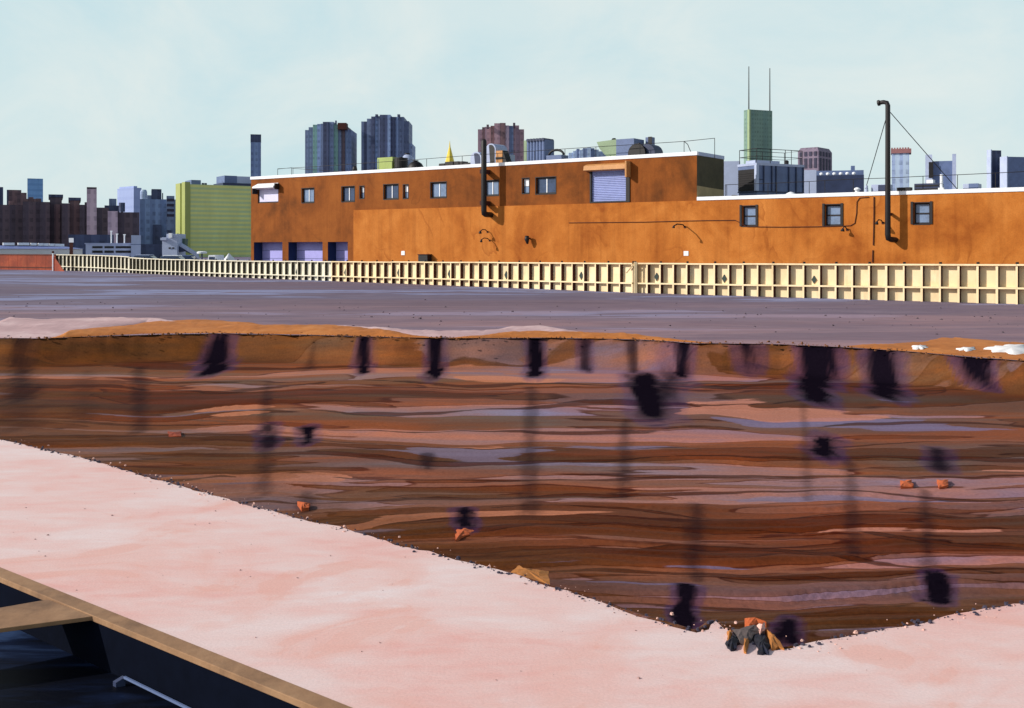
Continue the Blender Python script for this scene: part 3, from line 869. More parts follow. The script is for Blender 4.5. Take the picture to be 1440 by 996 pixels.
# dark diamond plates
for u, v, lab in [(420, 383, "dark diamond plate on the fence in front of the middle garage door"), (484, 383.5, "dark diamond plate on the fence in front of the narrow garage door"),
                  (556.6, 384, "dark diamond plate on the fence below the white wall plate beside the dark hatch"), (634.5, 385.5, "dark diamond plate on the fence right of the dark wall hatch"),
                  (714.5, 387, "dark diamond plate on the fence between the tall flue and the bulkhead lamp"), (816.7, 388, "dark diamond plate on the fence below the left edge of the roller shutter"),
                  (922.6, 389.5, "dark diamond plate on the fence just right of the slanting brace"), (1021.5, 392, "dark diamond plate on the fence left of the first square low window"),
                  (1155, 393.5, "dark diamond plate on the fence below the middle low window")]:
    ss = sorted(STUDS); i_ = max(0, min(len(ss) - 2, int(np.searchsorted(ss, u)) - 1))
    u = ss[i_] + .52 * (ss[i_ + 1] - ss[i_])
    p = fence_xy(u); tt = (u - CX) / F
    Y = (p.dot(NB) + .05) / (tt * NB.x + NB.y)
    c = at(u, v, Y)
    hw, hh = 3.4 * Y / F, 6.0 * Y / F
    d = Vector((0.712, -0.702, 0))
    mb = MB(); mb.prism([c - d * hw * 1.1, c + Vector((0, 0, -hh)), c + d * hw * 1.1, c + Vector((0, 0, hh))], Vector((-NB.x, -NB.y, 0)) * 0.03)
    o = mb.build("diamond_sign", M['diamond'], loc=c); tag(o, lab, "sign", "dark diamond plates along the cream fence")

# rust red hoarding at far left with white end post
pR = gp(78, 380.5); pL = gp(-160, 376.5)
t = thing("red_hoarding", "rust red board hoarding at the far left end of the cream fence", "fence", (pR.x, pR.y, 0))
d = (pR - pL).normalized(); n = Vector((d.y, -d.x, 0)); n = n if n.y < 0 else -n
k = 20
for i in range(k):
    a = pL + (pR - pL) * (i / k) + d * .02; b = pL + (pR - pL) * ((i + 1) / k) - d * .02
    ub = CX + F * a.x / a.y
    zt = 2.45
    mb = MB(); mb.hexa([a, b, b - n * .1, a - n * .1], [x + Vector((0, 0, zt)) for x in (a, b, b - n * .1, a - n * .1)]); mb.build("board", M['rust'], t)
mb = MB(); a = pL + n * .06; b = pR + n * .06
for z0_, z1_ in ((2.30, 2.42), (0.35, 0.47)):
    mb.hexa([a + Vector((0, 0, z0_)), b + Vector((0, 0, z0_)), b - n * .055 + Vector((0, 0, z0_)), a - n * .055 + Vector((0, 0, z0_))],
            [a + Vector((0, 0, z1_)), b + Vector((0, 0, z1_)), b - n * .055 + Vector((0, 0, z1_)), a - n * .055 + Vector((0, 0, z1_))])
mb.build("rail", M['rust_and_shade'], t)
# slanted wedge of rust red at its right end
wv_ = [gp(77.5, 381), gp(93, 381.7), Vector((0, 0, 0))]
wv_[2] = Vector((wv_[0].x, wv_[0].y, 2.3))
mb = MB(); mb.prism([x + Vector((0, -.5, 0)) for x in wv_], (0, -.12, 0)); mb.build("corner_wedge", M['rust'], t)
pp = gp(74.5, 381.2)
t = thing("gate_post", "white post with dark ball top at the end of the rust red hoarding", "post", (pp.x, pp.y, 0))
mb = MB(); mb.tube([(pp.x, pp.y, 0), (pp.x, pp.y, 2.62)], .11, 10); mb.build("post", M['white'], t)
mb = MB(); mb.tube([(pp.x, pp.y, 2.62), (pp.x, pp.y, 2.70), (pp.x, pp.y, 2.80), (pp.x, pp.y, 2.90), (pp.x, pp.y, 2.98)], [.08, .16, .19, .15, .04], 12); mb.build("ball_cap", M['rust_and_shade'], t, smooth=True)

# ------------------------------------------------------------------ the warehouse
E0 = fe(353); E1 = 0.0; EL0 = fe(498); EL1 = 52.0
ZU = 12.25; ZL = 7.92
WH = thing("warehouse", "long two storey brown and orange stucco warehouse behind the cream fence", "warehouse", fp(0, 0, 0))
def hole_wall(mb, e0, e1, z0, z1, d, holes, reveal):
    es = sorted({e0, e1, *[h[0] for h in holes], *[h[1] for h in holes]})
    zs = sorted({z0, z1, *[h[2] for h in holes], *[h[3] for h in holes]})
    for a, b in zip(es[:-1], es[1:]):
        for c, f in zip(zs[:-1], zs[1:]):
            em, zm = (a + b) / 2, (c + f) / 2
            if any(h[0] < em < h[1] and h[2] < zm < h[3] for h in holes): continue
            mb.quad(fp(a, d, c), fp(b, d, c), fp(b, d, f), fp(a, d, f))
    for h in holes:
        r = h[4] if len(h) > 4 else reveal
        a, b, c, f = h[:4]
        mb.quad(fp(a, d, c), fp(a, d - r, c), fp(a, d - r, f), fp(a, d, f))
        mb.quad(fp(b, d, c), fp(b, d, f), fp(b, d - r, f), fp(b, d - r, c))
        mb.quad(fp(a, d, f), fp(b, d, f), fp(b, d - r, f), fp(a, d - r, f))
        mb.quad(fp(a, d, c), fp(a, d - r, c), fp(b, d - r, c), fp(b, d, c))
def rect(u0, v0, u1, v1, d=0.0):
    ea, z1 = fez(u0, (v0), d); eb, _ = fez(u1, v0, d)
    uc = (u0 + u1) / 2; _, zt = fez(uc, v0, d); _, zb = fez(uc, v1, d)
    return (ea, eb, zb, zt)
U_WIN = [(424.5, 265, 441.5, 285, 'n'), (480.5, 262.5, 498.5, 283.5, 'd'), (506, 262, 512, 279, 'v'), (539.5, 259.5, 560, 280, 'd'), (567, 260, 574, 279, 'v'),
         (605.5, 256.5, 627.5, 278, 'n'), (681.5, 254, 701, 275, 'n'), (734.5, 251, 744, 272, 'v'), (753.5, 249.5, 781.5, 272.5, 'd')]
uh = [rect(*q[:4]) + (.34,) for q in U_WIN]
awn = rect(362.5, 264, 391.5, 285.5) + (.30,)
shut = rect(829.5, 239, 884.5, 287.5)
ZW = 8.02   # sill of the shutter sits on the storey line
gar = [rect(357, 341, 397, 367), rect(405.5, 341, 453.5, 367), rect(461, 341, 489, 367)]
gar = [(g_[0], g_[1], 0.0, 4.15, 1.5) for g_ in gar]
mb = MB()
hole_wall(mb, E0, E1, 0.0, ZU, 0.0, uh + [awn, shut[:2] + (max(shut[2], ZL + 0.05), shut[3], .30)] + gar, .3)
mb.build("upper_wall", M['wall_dark'], WH)
# lower block, standing 12 cm proud
DL = 0.12
LW = [(1043.5, 290, 1062.5, 318), (1160, 288, 1182, 317.5), (1284.5, 285.5, 1307.5, 315)]
lh = [rect(*q, DL) + (.42,) for q in LW]
mb = MB()
hole_wall(mb, EL0, EL1, 0.0, ZL, DL, lh, .42)
mb.quad(fp(EL0, DL, 0), fp(EL0, DL, ZL), fp(EL0, 0.001, ZL), fp(EL0, 0.001, 0))
mb.quad(fp(EL0, DL, ZL), fp(0, DL, ZL), fp(0, 0.001, ZL), fp(EL0, 0.001, ZL))
mb.build("lower_wall", M['wall_light'], WH)
# sides, roofs
SD = 6.2
mb = MB(); mb.quad(fp(0, -0.002, 9.35), fp(0, -SD, 9.2), fp(0, -SD, ZU), fp(0, -0.002, ZU)); 
mb.quad(fp(E0, 0, 0), fp(E0, -SD, 0), fp(E0, -SD, ZU), fp(E0, 0, ZU)); mb.quad(fp(E0, -SD, 0), fp(0, -SD, 0), fp(0, -SD, ZU), fp(E0, -SD, ZU))
mb.build("side_wall", M['wall_side'], WH)
mb = MB(); mb.quad(fp(0, -0.002, ZL - .3), fp(0, -SD, ZL - .3), fp(0, -SD, 9.2), fp(0, -0.002, 9.35)); mb.build("side_lower_strip", M['side_tan'], WH)  # lower strip of the side wall is tan
mb = MB(); mb.quad(fp(E0, 0, ZU - .35), fp(0, 0, ZU - .35), fp(0, -SD, ZU - .35), fp(E0, -SD, ZU - .35)); mb.build("roof", M['roof'], WH)
DB = 26.0
mb = MB(); mb.quad(fp(0.0, DL, ZL - .3), fp(EL1, DL, ZL - .3), fp(EL1, -DB, ZL - .3), fp(0.0, -DB, ZL - .3))
mb.quad(fp(EL1, DL, 0), fp(EL1, -DB, 0), fp(EL1, -DB, ZL), fp(EL1, DL, ZL)); mb.quad(fp(0, -DB, 0), fp(EL1, -DB, 0), fp(EL1, -DB, ZL), fp(0, -DB, ZL))
mb.quad(fp(0, -SD, 0), fp(0, -DB, 0), fp(0, -DB, ZL - .3), fp(0, -SD, ZL - .3))
mb.build("roof", M['roof'], WH)
mb = MB(); mb.box(E0 - .08, 0.06, 0.08, -.30, ZU, ZU + .36, lambda e, d, z: fp(e, d, z))
mb.build("parapet_coping", M['coping'], WH, bevel=.02)
mb = MB(); mb.box(-.24, .06, -.305, -SD, ZU, ZU + .36, lambda e, d, z: fp(e, d, z)); mb.build("parapet_coping", M['paleblue'], WH, bevel=.02)
mb = MB(); mb.box(0.08, EL1 + .08, DL + .08, -.30, ZL, ZL + .34, lambda e, d, z: fp(e, d, z))
mb.build("parapet_coping", M['coping'], WH, bevel=.02)

def FB(mb, e0, e1, d0, d1, z0, z1): return mb.box(e0, e1, d0, d1, z0, z1, lambda e, d, z: fp(e, d, z))
def frame_bars(mb, a, b, c, f, d, w, th=.08):
    FB(mb, a, a + w, d, d - th, c, f); FB(mb, b - w, b, d, d - th, c, f)
    FB(mb, a + w, b - w, d, d - th, c, c + w); FB(mb, a + w, b - w, d, d - th, f - w, f)
def window(r, style, d0=0.0):
    a, b, c, f, rv = r
    d = d0 - rv + .10
    mb = MB(); w_ = .13 if style != 'v' else .08
    frame_bars(mb, a, b, c, f, d, w_)
    # thin dark surround lying on the wall face
    for q in ((a - .07, a, c - .07, f + .07), (b, b + .07, c - .07, f + .07), (a, b, c - .09, c), (a, b, f, f + .07)):
        FB(mb, q[0], q[1], d0 + .025, d0 - .05, q[2], q[3])
    fr = mb.build("window", M['dark_frame'], WH)
    dp = d - .04
    if style in 'nd':
        m_ = (a + b) / 2
        g = M['glass'] if style == 'n' else M['glass_dark']
        for x0, x1 in ((a + w_, m_ - .04), (m_ + .04, b - w_)):
            mb = MB(); FB(mb, x0, x1, dp, dp - .02, c + w_, f - w_); mb.build("pane", g if x0 > a + w_ + .01 or style == 'd' else M['glass'], fr)
        mb = MB(); FB(mb, m_ - .055, m_ + .055, d + .02, d - .06, c + w_, f - w_); mb.build("mullion", M['white'], fr)
    elif style == 'v':
        zm = c + (f - c) * .48
        mb = MB(); FB(mb, a + w_, b - w_, dp, dp - .02, zm, f - w_); mb.build("blind", M['white'], fr)
        mb = MB(); FB(mb, a + w_, b - w_, dp, dp - .02, c + w_, zm - .05); mb.build("pane", M['glass'], fr)
    elif style == 's':
        zm = (c + f) / 2
        mb = MB(); FB(mb, a + w_, b - w_, dp, dp - .02, zm + .06, f - w_); mb.build("pane", M['glass'], fr)
        mb = MB(); FB(mb, a + w_, b - w_, dp, dp - .02, c + w_, zm - .06); mb.build("pane", M['glass'], fr)
        mb = MB(); FB(mb, a + w_, b - w_, d + .02, d - .06, zm - .06, zm + .06); mb.build("meeting_rail", M['dark_frame'], fr)
        for x0, x1 in ((a - .22, a - .02), (b + .02, b + .22)):
            mb = MB(); FB(mb, x0, x1, d0 + .08, d0 + .028, c - .02, f + .12); mb.build("shutter_leaf", M['dark_frame'], fr)
    return fr
for q, r in zip(U_WIN, uh): window(r, q[4])
for r in lh: window(r, 's', DL)
# window papered over, with a small awning
a, b, c, f, rv = awn
mb = MB(); frame_bars(mb, a, b, c, f, -.1, .16); fr = mb.build("window", M['dark_frame'], WH)
mb = MB(); FB(mb, a + .16, b - .16, -.15, -.17, c + .16, f - .16); mb.build("paper_sheet", M['paper'], fr)
ha = MB(); zt = f + .55
ha.prism([fp(a + .0, .02, zt), fp(a + .0, .95, zt - .45), fp(a + .0, .95, zt - .62), fp(a + .0, .02, zt - .75)], FR * (b - a + .05))
aw = ha.build("awning", M['white'], WH)
mb = MB(); FB(mb, a - .12, a - .005, .85, .01, f - .8, f - .05); mb.build("awning_arm", M['black'], aw)
mb = MB(); FB(mb, b + .055, b + .2, .75, .01, f - .3, f + .45); mb.build("awning_arm", M['black'], aw)
# garage doors: recess shade painted in navy, lavender leaves
for g_ in gar:
    a, b, c, f, rv = g_
    mb = MB(); FB(mb, a, b, -rv + .06, -rv - .05, 0, f); fr = mb.build("garage_door", M['lavender'], WH)
    for k in range(1, 4):
        mb = MB(); FB(mb, a + .05, b - .05, -rv + .075, -rv + .055, f * k / 4 - .02, f * k / 4 + .02); mb.build("seam", M['navy'], fr)
    mb = MB()
    mb.quad(fp(a + .004, -.02, 0), fp(a + .004, -rv + .05, 0), fp(a + .004, -rv + .05, f), fp(a + .004, -.02, f))
    mb.quad(fp(a, -.02, f - .004), fp(b, -.02, f - .004), fp(b, -rv + .05, f - .004), fp(a, -rv + .05, f - .004))
    mb.quad(fp(b - .004, -.02, 0), fp(b - .004, -rv + .05, 0), fp(b - .004, -rv + .05, f), fp(b - .004, -.02, f))
    mb.build("reveal", M['navy'], fr)  # navy faces put the recess shadow into the colour
# roller shutter
a, b, c, f = shut; c = max(c, ZL + .05)
mb = MB(); ns = 18
for k in range(ns):
    z0_ = c + .1 + (f - c - .1) * k / ns; z1_ = c + .1 + (f - c - .1) * (k + 1) / ns
    mb.quad(fp(a + .18, -.20, z0_), fp(b - .3, -.20, z0_), fp(b - .3, -.13, (z0_ + z1_) / 2), fp(a + .18, -.13, (z0_ + z1_) / 2))
    mb.quad(fp(a + .18, -.13, (z0_ + z1_) / 2), fp(b - .3, -.13, (z0_ + z1_) / 2), fp(b - .3, -.20, z1_), fp(a + .18, -.20, z1_))
sh = mb.build("roller_shutter", M['shutter'], WH)
mb = MB(); FB(mb, a, a + .18, .04, -.28, c, f); FB(mb, b - .3, b + .12, .10, -.28, c, f); FB(mb, a + .18, b - .3, .06, -.28, c, c + .12); mb.build("guide_frame", M['dark_frame'], sh)
mb = MB(); z0_ = f - .1
mb.prism([fp(a - .35, .02, z0_ + .75), fp(a - .35, .62, z0_ + .55), fp(a - .35, .72, z0_ + .1), fp(a - .35, .02, z0_ + .0)], FR * (b - a + .35)); hb = mb.build("shutter_box", M['tan'], sh)
mb = MB(); FB(mb, b + .003, b + .18, .85, .0, z0_ - .75, z0_ + .85); mb.build("end_bracket", M['tan'], sh)
# cable run along the wall
def on_wall(pts, d): return [fuv(u, v, d) for u, v in pts]
mb = MB(); mb.tube(on_wall([(800, 313.5), (850, 313), (905, 312.5), (960, 311), (1000, 310.2), (1034, 310), (1042, 314), (1050, 319), (1100, 319.5), (1150, 319), (1196, 317.5), (1202, 314), (1204.5, 300), (1205, 284), (1209, 278.5), (1222, 277.5)], DL + .05), .034, 5)
mb.build("wall_cable", M['rust_and_shade'], WH)
mb = MB(); mb.tube(on_wall([(1229, 277), (1229, 300), (1228.5, 330), (1228, 345)], DL + .05), .05, 5); mb.build("drain_pipe", M['rust_and_shade'], WH)
mb = MB(); mb.tube(on_wall([(1227.5, 352), (1227, 369)], DL + .05), .05, 5); mb.build("drain_pipe", M['rust_and_shade'], WH)
# little things fixed on the wall
def wall_plate(u, v, s, lab):
    e, z = fez(u, v, DL); w_ = s * (fp(e, 0, 0).y) / F
    mb = MB(); FB(mb, e - w_, e + w_, DL + .05, DL - .01, z - w_ * .9, z + w_ * .9)
    o = mb.build("wall_plate", M['white'], loc=fp(e, DL, z)); tag(o, lab, "plate", "small white plates on the orange wall")
wall_plate(567, 356, 3.2, "small white square plate low on the orange wall near the garage doors")
wall_plate(965, 356.5, 3.6, "small white square plate low on the orange wall below the long armed lamp")
e0_, z1_ = fez(594, 358.5, DL); e1_, z0_ = fez(607, 366, DL)
t = thing("wall_hatch", "black square hatch box at the foot of the orange wall", "hatch", fp((e0_ + e1_) / 2, DL, 0))
mb = MB(); FB(mb, e0_, e1_, DL + .75, DL + .01, 1.2, z1_); mb.build("box", M['black'], t, bevel=.02)
mb = MB(); FB(mb, e0_ - .05, e1_ + .05, DL + .82, DL + .01, z1_ + .003, z1_ + .08); mb.build("lid", M['rust_and_shade'], t)
def goose_lamp(u, v, lab, out=1.1, drop=.35, head=.16, arm=.05):
    e, z = fez(u, v, DL)
    t = thing("wall_lamp", lab, "wall lamp", fp(e, DL, z), "lamps on the orange wall")
    mb = MB(); mb.tube([fp(e + .15, DL + .01, z - .1), fp(e + .1, DL + .3, z + .12), fp(e, DL + out * .7, z + .16), fp(e - .05, DL + out, z - .02)], arm, 7); mb.build("arm", M['black'], t, smooth=True)
    mb = MB(); mb.tube([fp(e - .05, DL + out, z), fp(e - .06, DL + out + .03, z - drop * .5), fp(e - .07, DL + out + .05, z - drop)], [.07, head, head * 1.1], 10); mb.build("lamp_head", M['black'], t, smooth=True)
    mb = MB(); FB(mb, e + .05, e + .25, DL + .05, DL + .005, z - .2, z); mb.build("base_plate", M['rust_and_shade'], t)
goose_lamp(684, 325, "small dark wall lamp just below the foot of the tall flue", 1.0, .3)
goose_lamp(687, 337, "gooseneck wall lamp lower of the two below the tall flue", 1.2, .3, .13)
goose_lamp(961, 318, "long armed wall lamp below the corner of the upper storey", 1.9, .22, .12, .06)
goose_lamp(1189, 321.5, "small dark wall lamp beneath the middle low window", .55, .25, .16)
goose_lamp(1239, 312, "curved wall lamp beside the guyed flue on the low wing", 1.0, .25, .14)
e, z = fez(745, 338, DL)
t = thing("wall_lamp", "dark bulkhead wall lamp below the narrow white window", "wall lamp", fp(e, DL, z), "lamps on the orange wall")
mb = MB(); mb.tube([fp(e, DL + .5, z + .45), fp(e, DL + .55, z + .1), fp(e + .06, DL + .5, z - .4)], [.2, .26, .1], 9); mb.build("lamp_head", M['black'], t, smooth=True)
mb = MB(); mb.tube([fp(e, DL + .5, z + .2), fp(e, DL + .01, z + .2)], .09, 7); mb.build("arm", M['rust_and_shade'], t)

# flue pipes
dA = 1.45
eA = fe(680.5, dA); _, zA0 = fez(680.5, 300, dA); _, zA1 = fez(680.5, 196, dA); rA = .30
t = thing("flue_pipe", "thick black flue rising past the brown upper storey and its roof edge", "flue", fp(eA, dA, zA0))
mb = MB(); mb.tube([fp(eA, DL + .01, zA0 - .15), fp(eA, dA - .3, zA0 - .12), fp(eA, dA - .06, zA0 - .02), fp(eA, dA, zA0 + .3), fp(eA, dA, (zA0 + zA1) / 2), fp(eA, dA, zA1 - .25), fp(eA, dA, zA1)], [rA, rA, rA * 1.05, rA, rA, rA, rA * .6], 14)
mb.build("pipe", M['black'], t, smooth=True)
for v in (242, 286):
    e_, z_ = fez(684, v, .3)
    mb = MB(); FB(mb, e_ - .12, e_ + .3, dA - .1, .01, z_ - .22, z_ + .22); mb.build("bracket", M['rust_and_shade'], t)
dB = 1.15
eB = fe(1248.5, dB); _, zB0 = fez(1248, 335, dB); _, zB1 = fez(1248, 143, dB); rB = .24
t = thing("flue_pipe", "tall slim guyed flue with a bent top on the low orange wing", "flue", fp(eB, dB, zB0))
mb = MB(); mb.tube([fp(eB + .35, DL + .01, zB0 - .15), fp(eB + .2, dB - .35, zB0 - .12), fp(eB + .03, dB - .05, zB0 - .02), fp(eB, dB, zB0 + .3), fp(eB, dB, (zB0 + zB1) / 2), fp(eB, dB, zB1 - .35), fp(eB - .08, dB, zB1 - .1), fp(eB - .35, dB, zB1 - .02), fp(eB - .72, dB, zB1 - .05)],
                   [rB, rB, rB, rB, rB * .9, rB * .85, rB * .8, rB * .75, rB * .75], 12)
mb.build("pipe", M['black'], t, smooth=True)
mb = MB(); mb.tube([fp(eB - .68, dB, zB1 - .05), fp(eB - .85, dB, zB1 - .08)], [.26, .24], 10); mb.build("outlet", M['black'], t)
for u0, v0, u1, v1, dd in ((1246, 167, 1218, 263, -3.0), (1250, 156, 1346, 266, -3.0)):
    mb = MB(); mb.tube([fuv(u0, v0, dB), fuv(u1, v1, dd)], .035, 5); mb.build("guy_wire", M['black'], t)
e_, z_ = fez(1252, 300, .5)
mb = MB(); FB(mb, eB - .1, eB + .1, dB - .15, DL + .01, 6.2, 6.4); mb.build("bracket", M['rust_and_shade'], t)
e_, z_ = fez(1270, 267.5, .3)
o = MB(); FB(o, e_ - .55, e_ + .6, .25, -.35, ZL + .345, ZL + .62); o = o.build("gutter_box", M['black'], loc=fp(e_, 0, ZL + .345)); tag(o, "flat black box on the white roof edge right of the guyed flue", "box")

# ------------------------------------------------------------------ roof plant on the upper block
ZR = ZU - .35
def rbox(u0, v0, u1, v1, d, depth, zb=ZR):
    ea, z1 = fez(u0, v0, d); eb, z2 = fez(u1, v0, d)
    return ea, eb, d, d - depth, zb, (z1 + z2) / 2
def roof_thing(name, lab, cat, bx, m, part="casing", bev=.03, loc=True):
    ea, eb, d0, d1, z0, z1 = bx
    t = thing(name, lab, cat, fp((ea + eb) / 2, (d0 + d1) / 2, z0))
    mb = MB(); FB(mb, ea, eb, d0, d1, z0, z1); mb.build(part, m, t, bevel=bev)
    return t
bx = rbox(530.5, 221.5, 552, 240, -2.2, 1.6)
t = roof_thing("roof_unit", "lime green roof unit beside a black drum on the brown storey", "roof unit", bx, M['lime'])
mb = MB(); FB(mb, bx[0] + .1, bx[0] + .25, bx[2] + .03, bx[2] - .01, bx[4] + .2, bx[5] - .15); mb.build("edge_strip", M['sage'], t)
def drum(u, vtop, wpx, d, m, lab, dome=False, lie=False, name="roof_drum"):
    e, z1 = fez(u, vtop, d); Y = fp(e, d, 0).y; r = wpx * Y / F / 2 / .8
    t = thing(name, lab, "drum", fp(e, d, ZR))
    mb = MB()
    if dome:
        hs = [(1.0, 0), (1.0, .35), (.94, .6), (.75, .82), (.42, .96), (.05, 1.0)]
        mb.tube([fp(e, d, ZR + (z1 - ZR) * k) for _, k in hs], [r * s for s, _ in hs], 18)
    elif lie:
        zc = ZR + (z1 - ZR) / 2; rr = (z1 - ZR) / 2
        mb.tube([fp(e - .05, d + .5, zc), fp(e, d - 1.2, zc)], rr, 18)
    else: mb.tube([fp(e, d, ZR), fp(e, d, z1)], r, 18)
    mb.build("shell", m, t, smooth=dome)
    mb = MB(); mb.tube([fp(e, d, z1 + .002), fp(e, d, z1 + .1)], r * .35 if not lie else .12, 10); mb.build("cap", M['black'], t)
    return t
drum(564, 222.5, 15, -2.6, M['black'], "upright black drum right of the lime green roof unit")
drum(573, 217, 18, -4.2, M['galv'], "pale round drum behind the black drums on the roof", dome=True)
drum(584.5, 227, 19, -1.9, M['black'], "low black domed drum left of the golden spire", dome=True)
e, z = fez(499, 235, -2)
t = thing("roof_vent", "small black roof cowl between the two blue tower blocks", "vent", fp(e, -2, ZR))
mb = MB(); mb.tube([fp(e, -2, ZR), fp(e, -2, z - .3), fp(e - .02, -2, z), fp(e - .08, -2, z + .1)], [.28, .3, .25, .08], 10); mb.build("cowl", M['black'], t, smooth=True)
mb = MB(); mb.tube([fp(e + .3, -2, ZR), fp(e + .05, -2, z - .5)], .08, 6); mb.build("strut", M['black'], t)
for i, (u0, u1, v) in enumerate(((617, 625, 230), (625.5, 637, 227.5), (638, 645, 227), (646, 651, 227), (651.5, 662, 229))):
    bx = rbox(u0, v, u1, 236, -3, 1.0)
    roof_thing("condenser", ["low black condenser at the outer left of the row by the golden spire", "wide black condenser under the golden spire", "black condenser just right of the golden spire", "narrow black condenser in the row right of the golden spire", "low black condenser nearest the silver duct"][i], "condenser", bx, M['black'])
    roof = COL.objects
def arch_duct(u0, u1, vtop, d, depth, mface, mrim, lab):
    ea, z1 = fez(u0, vtop, d); eb, _ = fez(u1, vtop, d)
    t = thing("vent_hood", lab, "vent hood", fp((ea + eb) / 2, d, ZR))
    w_ = eb - ea; r = w_ / 2
    out = [fp(ea, d, ZR), fp(eb, d, ZR)]
    arc = [fp((ea + eb) / 2 + r * math.cos(x), d, z1 - r + r * math.sin(x)) for x in np.linspace(0, math.pi, 12)]
    poly = out[:2] + arc
    mb = MB(); mb.prism(poly, FN * (-depth)); mb.build("hood", mface, t)
    arc2 = [fp((ea + eb) / 2 + r * .8 * math.cos(x), d + .02, z1 - r + r * .8 * math.sin(x)) for x in np.linspace(0, math.pi, 12)]
    poly2 = [fp(eb - r * 1.0, d + .02, ZR + .1), fp(eb - .2 * r, d + .02, ZR + .1)] + arc2[:8]
    mb = MB(); mb.prism(poly2, FN * (-.019)); mb.build("mouth", mrim, t)
arch_duct(661.5, 677, 214, -3.0, 2.2, M['paleblue'], M['bluedark'], "pale rounded vent hood left of the thick black flue")
arch_duct(683, 697, 202.5, -2.0, 2.2, M['galv'], M['black'], "tall rounded vent hood just right of the thick black flue")
bx = rbox(697.5, 212, 706.5, 230, -1.6, 1.0)
t = roof_thing("roof_stack", "tan stack with a dark band by the thick black flue", "stack", bx, M['tan'])
mb = MB(); zc = bx[5]; FB(mb, bx[0] - .05, bx[1] + .05, bx[2] + .05, bx[3] - .05, zc - .95, zc - .7); mb.build("band", M['black'], t)
mb = MB(); mb.prism([fp(bx[1] + .06, -1.6, ZR), fp(bx[1] + .9, -1.6, ZR), fp(bx[1] + .06, -1.6, zc)], FN * -1.0); mb.build("side_cowl", M['black'], t)
bx = rbox(709.5, 217.5, 717, 230, -3.5, 1.0); roof_thing("roof_unit", "small white roof unit in front of the mauve tower block", "roof unit", bx, M['paleblue'])
# green and blue hopper
eb_, zt = fez(867.5, 196, -2.0); ea_, _ = fez(847, 196, -2.0); ec_, _ = fez(892.5, 196, -2.0); _, zb = fez(867, 219, -2.0)
t = thing("air_handler", "green and blue flared air handler near the right end of the brown storey roof", "air handler", fp(eb_, -2, ZR))
el_ = fe(839, -2.0); _, zl1 = fez(839, 200, -2.0); _, zl0 = fez(850, 214, -2)
mb = MB(); mb.prism([fp(ea_ + .55, -2, zb - .1), fp(eb_, -2, zb - .1), fp(eb_, -2, zt), fp(ea_, -2, zt - .1), fp(el_, -2, zl1), fp(el_ + .35, -2, zl1 - .7)], FN * -2.0); mb.build("intake", M['sage'], t)
mb = MB(); FB(mb, eb_ + .003, ec_, -1.85, -4.0, zb - .1, zt - .03); mb.build("blower_casing", M['steelblue'], t)
mb = MB(); FB(mb, ea_ + .5, ec_ - .1, -1.95, -3.9, ZR, zb - .105); mb.build("base", M['black'], t)
mb = MB(); mb.tube([fp(eb_ - .8, -2.8, zt), fp(eb_ - .8, -2.8, zt + .22)], [.3, .16], 10); mb.build("cap", M['black'], t)
drum(899, 202.5, 16, -1.9, M['black'], "large black fan drum lying right of the air handler", lie=True)
drum(913, 203, 15, -2.2, M['bluedark'], "dark round fan drum below the short blue stack", lie=True)
bx = rbox(907.5, 193, 916.5, 205, -4.2, .7)
t = roof_thing("roof_stack", "short blue square stack behind the black fan drums", "stack", bx, M['steelblue'])
mb = MB(); FB(mb, bx[0] + (bx[1] - bx[0]) * .45, bx[1] + .02, bx[2] + .03, bx[2] - .01, bx[4], bx[5] + .03); mb.build("dark_side", M['black'], t)
# corrugated blue housing with scalloped top
ea, z1 = fez(741, 198, -3.4); eb, _ = fez(766.5, 198, -3.4)
t = thing("corrugated_housing", "blue corrugated roof housing with scalloped top beside the mauve tower block", "housing", fp((ea + eb) / 2, -3.4, ZR))
poly = []; k = 6
prof = []
for i in range(k * 8 + 1):
    x = ea + (eb - ea) * i / (k * 8); prof.append((x, -3.4 + .10 * abs(math.sin(math.pi * i / 8))))
mb = MB()
for (x0, d0), (x1, d1) in zip(prof[:-1], prof[1:]): mb.quad(fp(x0, d0, ZR), fp(x1, d1, ZR), fp(x1, d1, z1), fp(x0, d0, z1))
mb.quad(fp(ea, -3.4, z1), fp(eb, -3.4, z1), fp(eb, -5.2, z1), fp(ea, -5.2, z1)); mb.quad(fp(ea, -3.4, ZR), fp(ea, -5.2, ZR), fp(ea, -5.2, z1), fp(ea, -3.4, z1)); mb.quad(fp(eb, -3.4, ZR), fp(eb, -5.2, ZR), fp(eb, -5.2, z1), fp(eb, -3.4, z1))
mb.build("cladding", M['steelblue'], t)
for i in range(k):
    x = ea + (eb - ea) * (i + .5) / k
    mb = MB(); mb.tube([fp(x, -3.2, z1), fp(x, -5.2, z1)], (eb - ea) / k * .45, 10); mb.build("roof_roll", M['bluedark'], t)
bx = rbox(736.5, 197.5, 740.8, 225, -4.2, 1.0); roof_thing("roof_stack", "narrow pale green stack left of the corrugated housing", "stack", bx, M['sage'])
# low housing with an open arch
ea, zb = fez(768, 219, -3.0); eb, _ = fez(789.5, 219, -3.0); zt = fez(779, 211, -3.0)[1]
t = thing("arched_housing", "low blue roof housing carrying an open arched hoop", "housing", fp((ea + eb) / 2, -3, ZR))
mb = MB(); FB(mb, ea, eb, -3, -4.4, ZR, zb); mb.build("casing", M['steelblue'], t)
mb = MB(); arc = [fp((ea + eb) / 2 + (eb - ea) * .48 * math.cos(x), -3.5, zb + .03 + (zt - zb) * math.sin(x)) for x in np.linspace(0, math.pi, 12)]; mb.tube(arc, .13, 8); mb.build("hoop", M['black'], t, smooth=True)
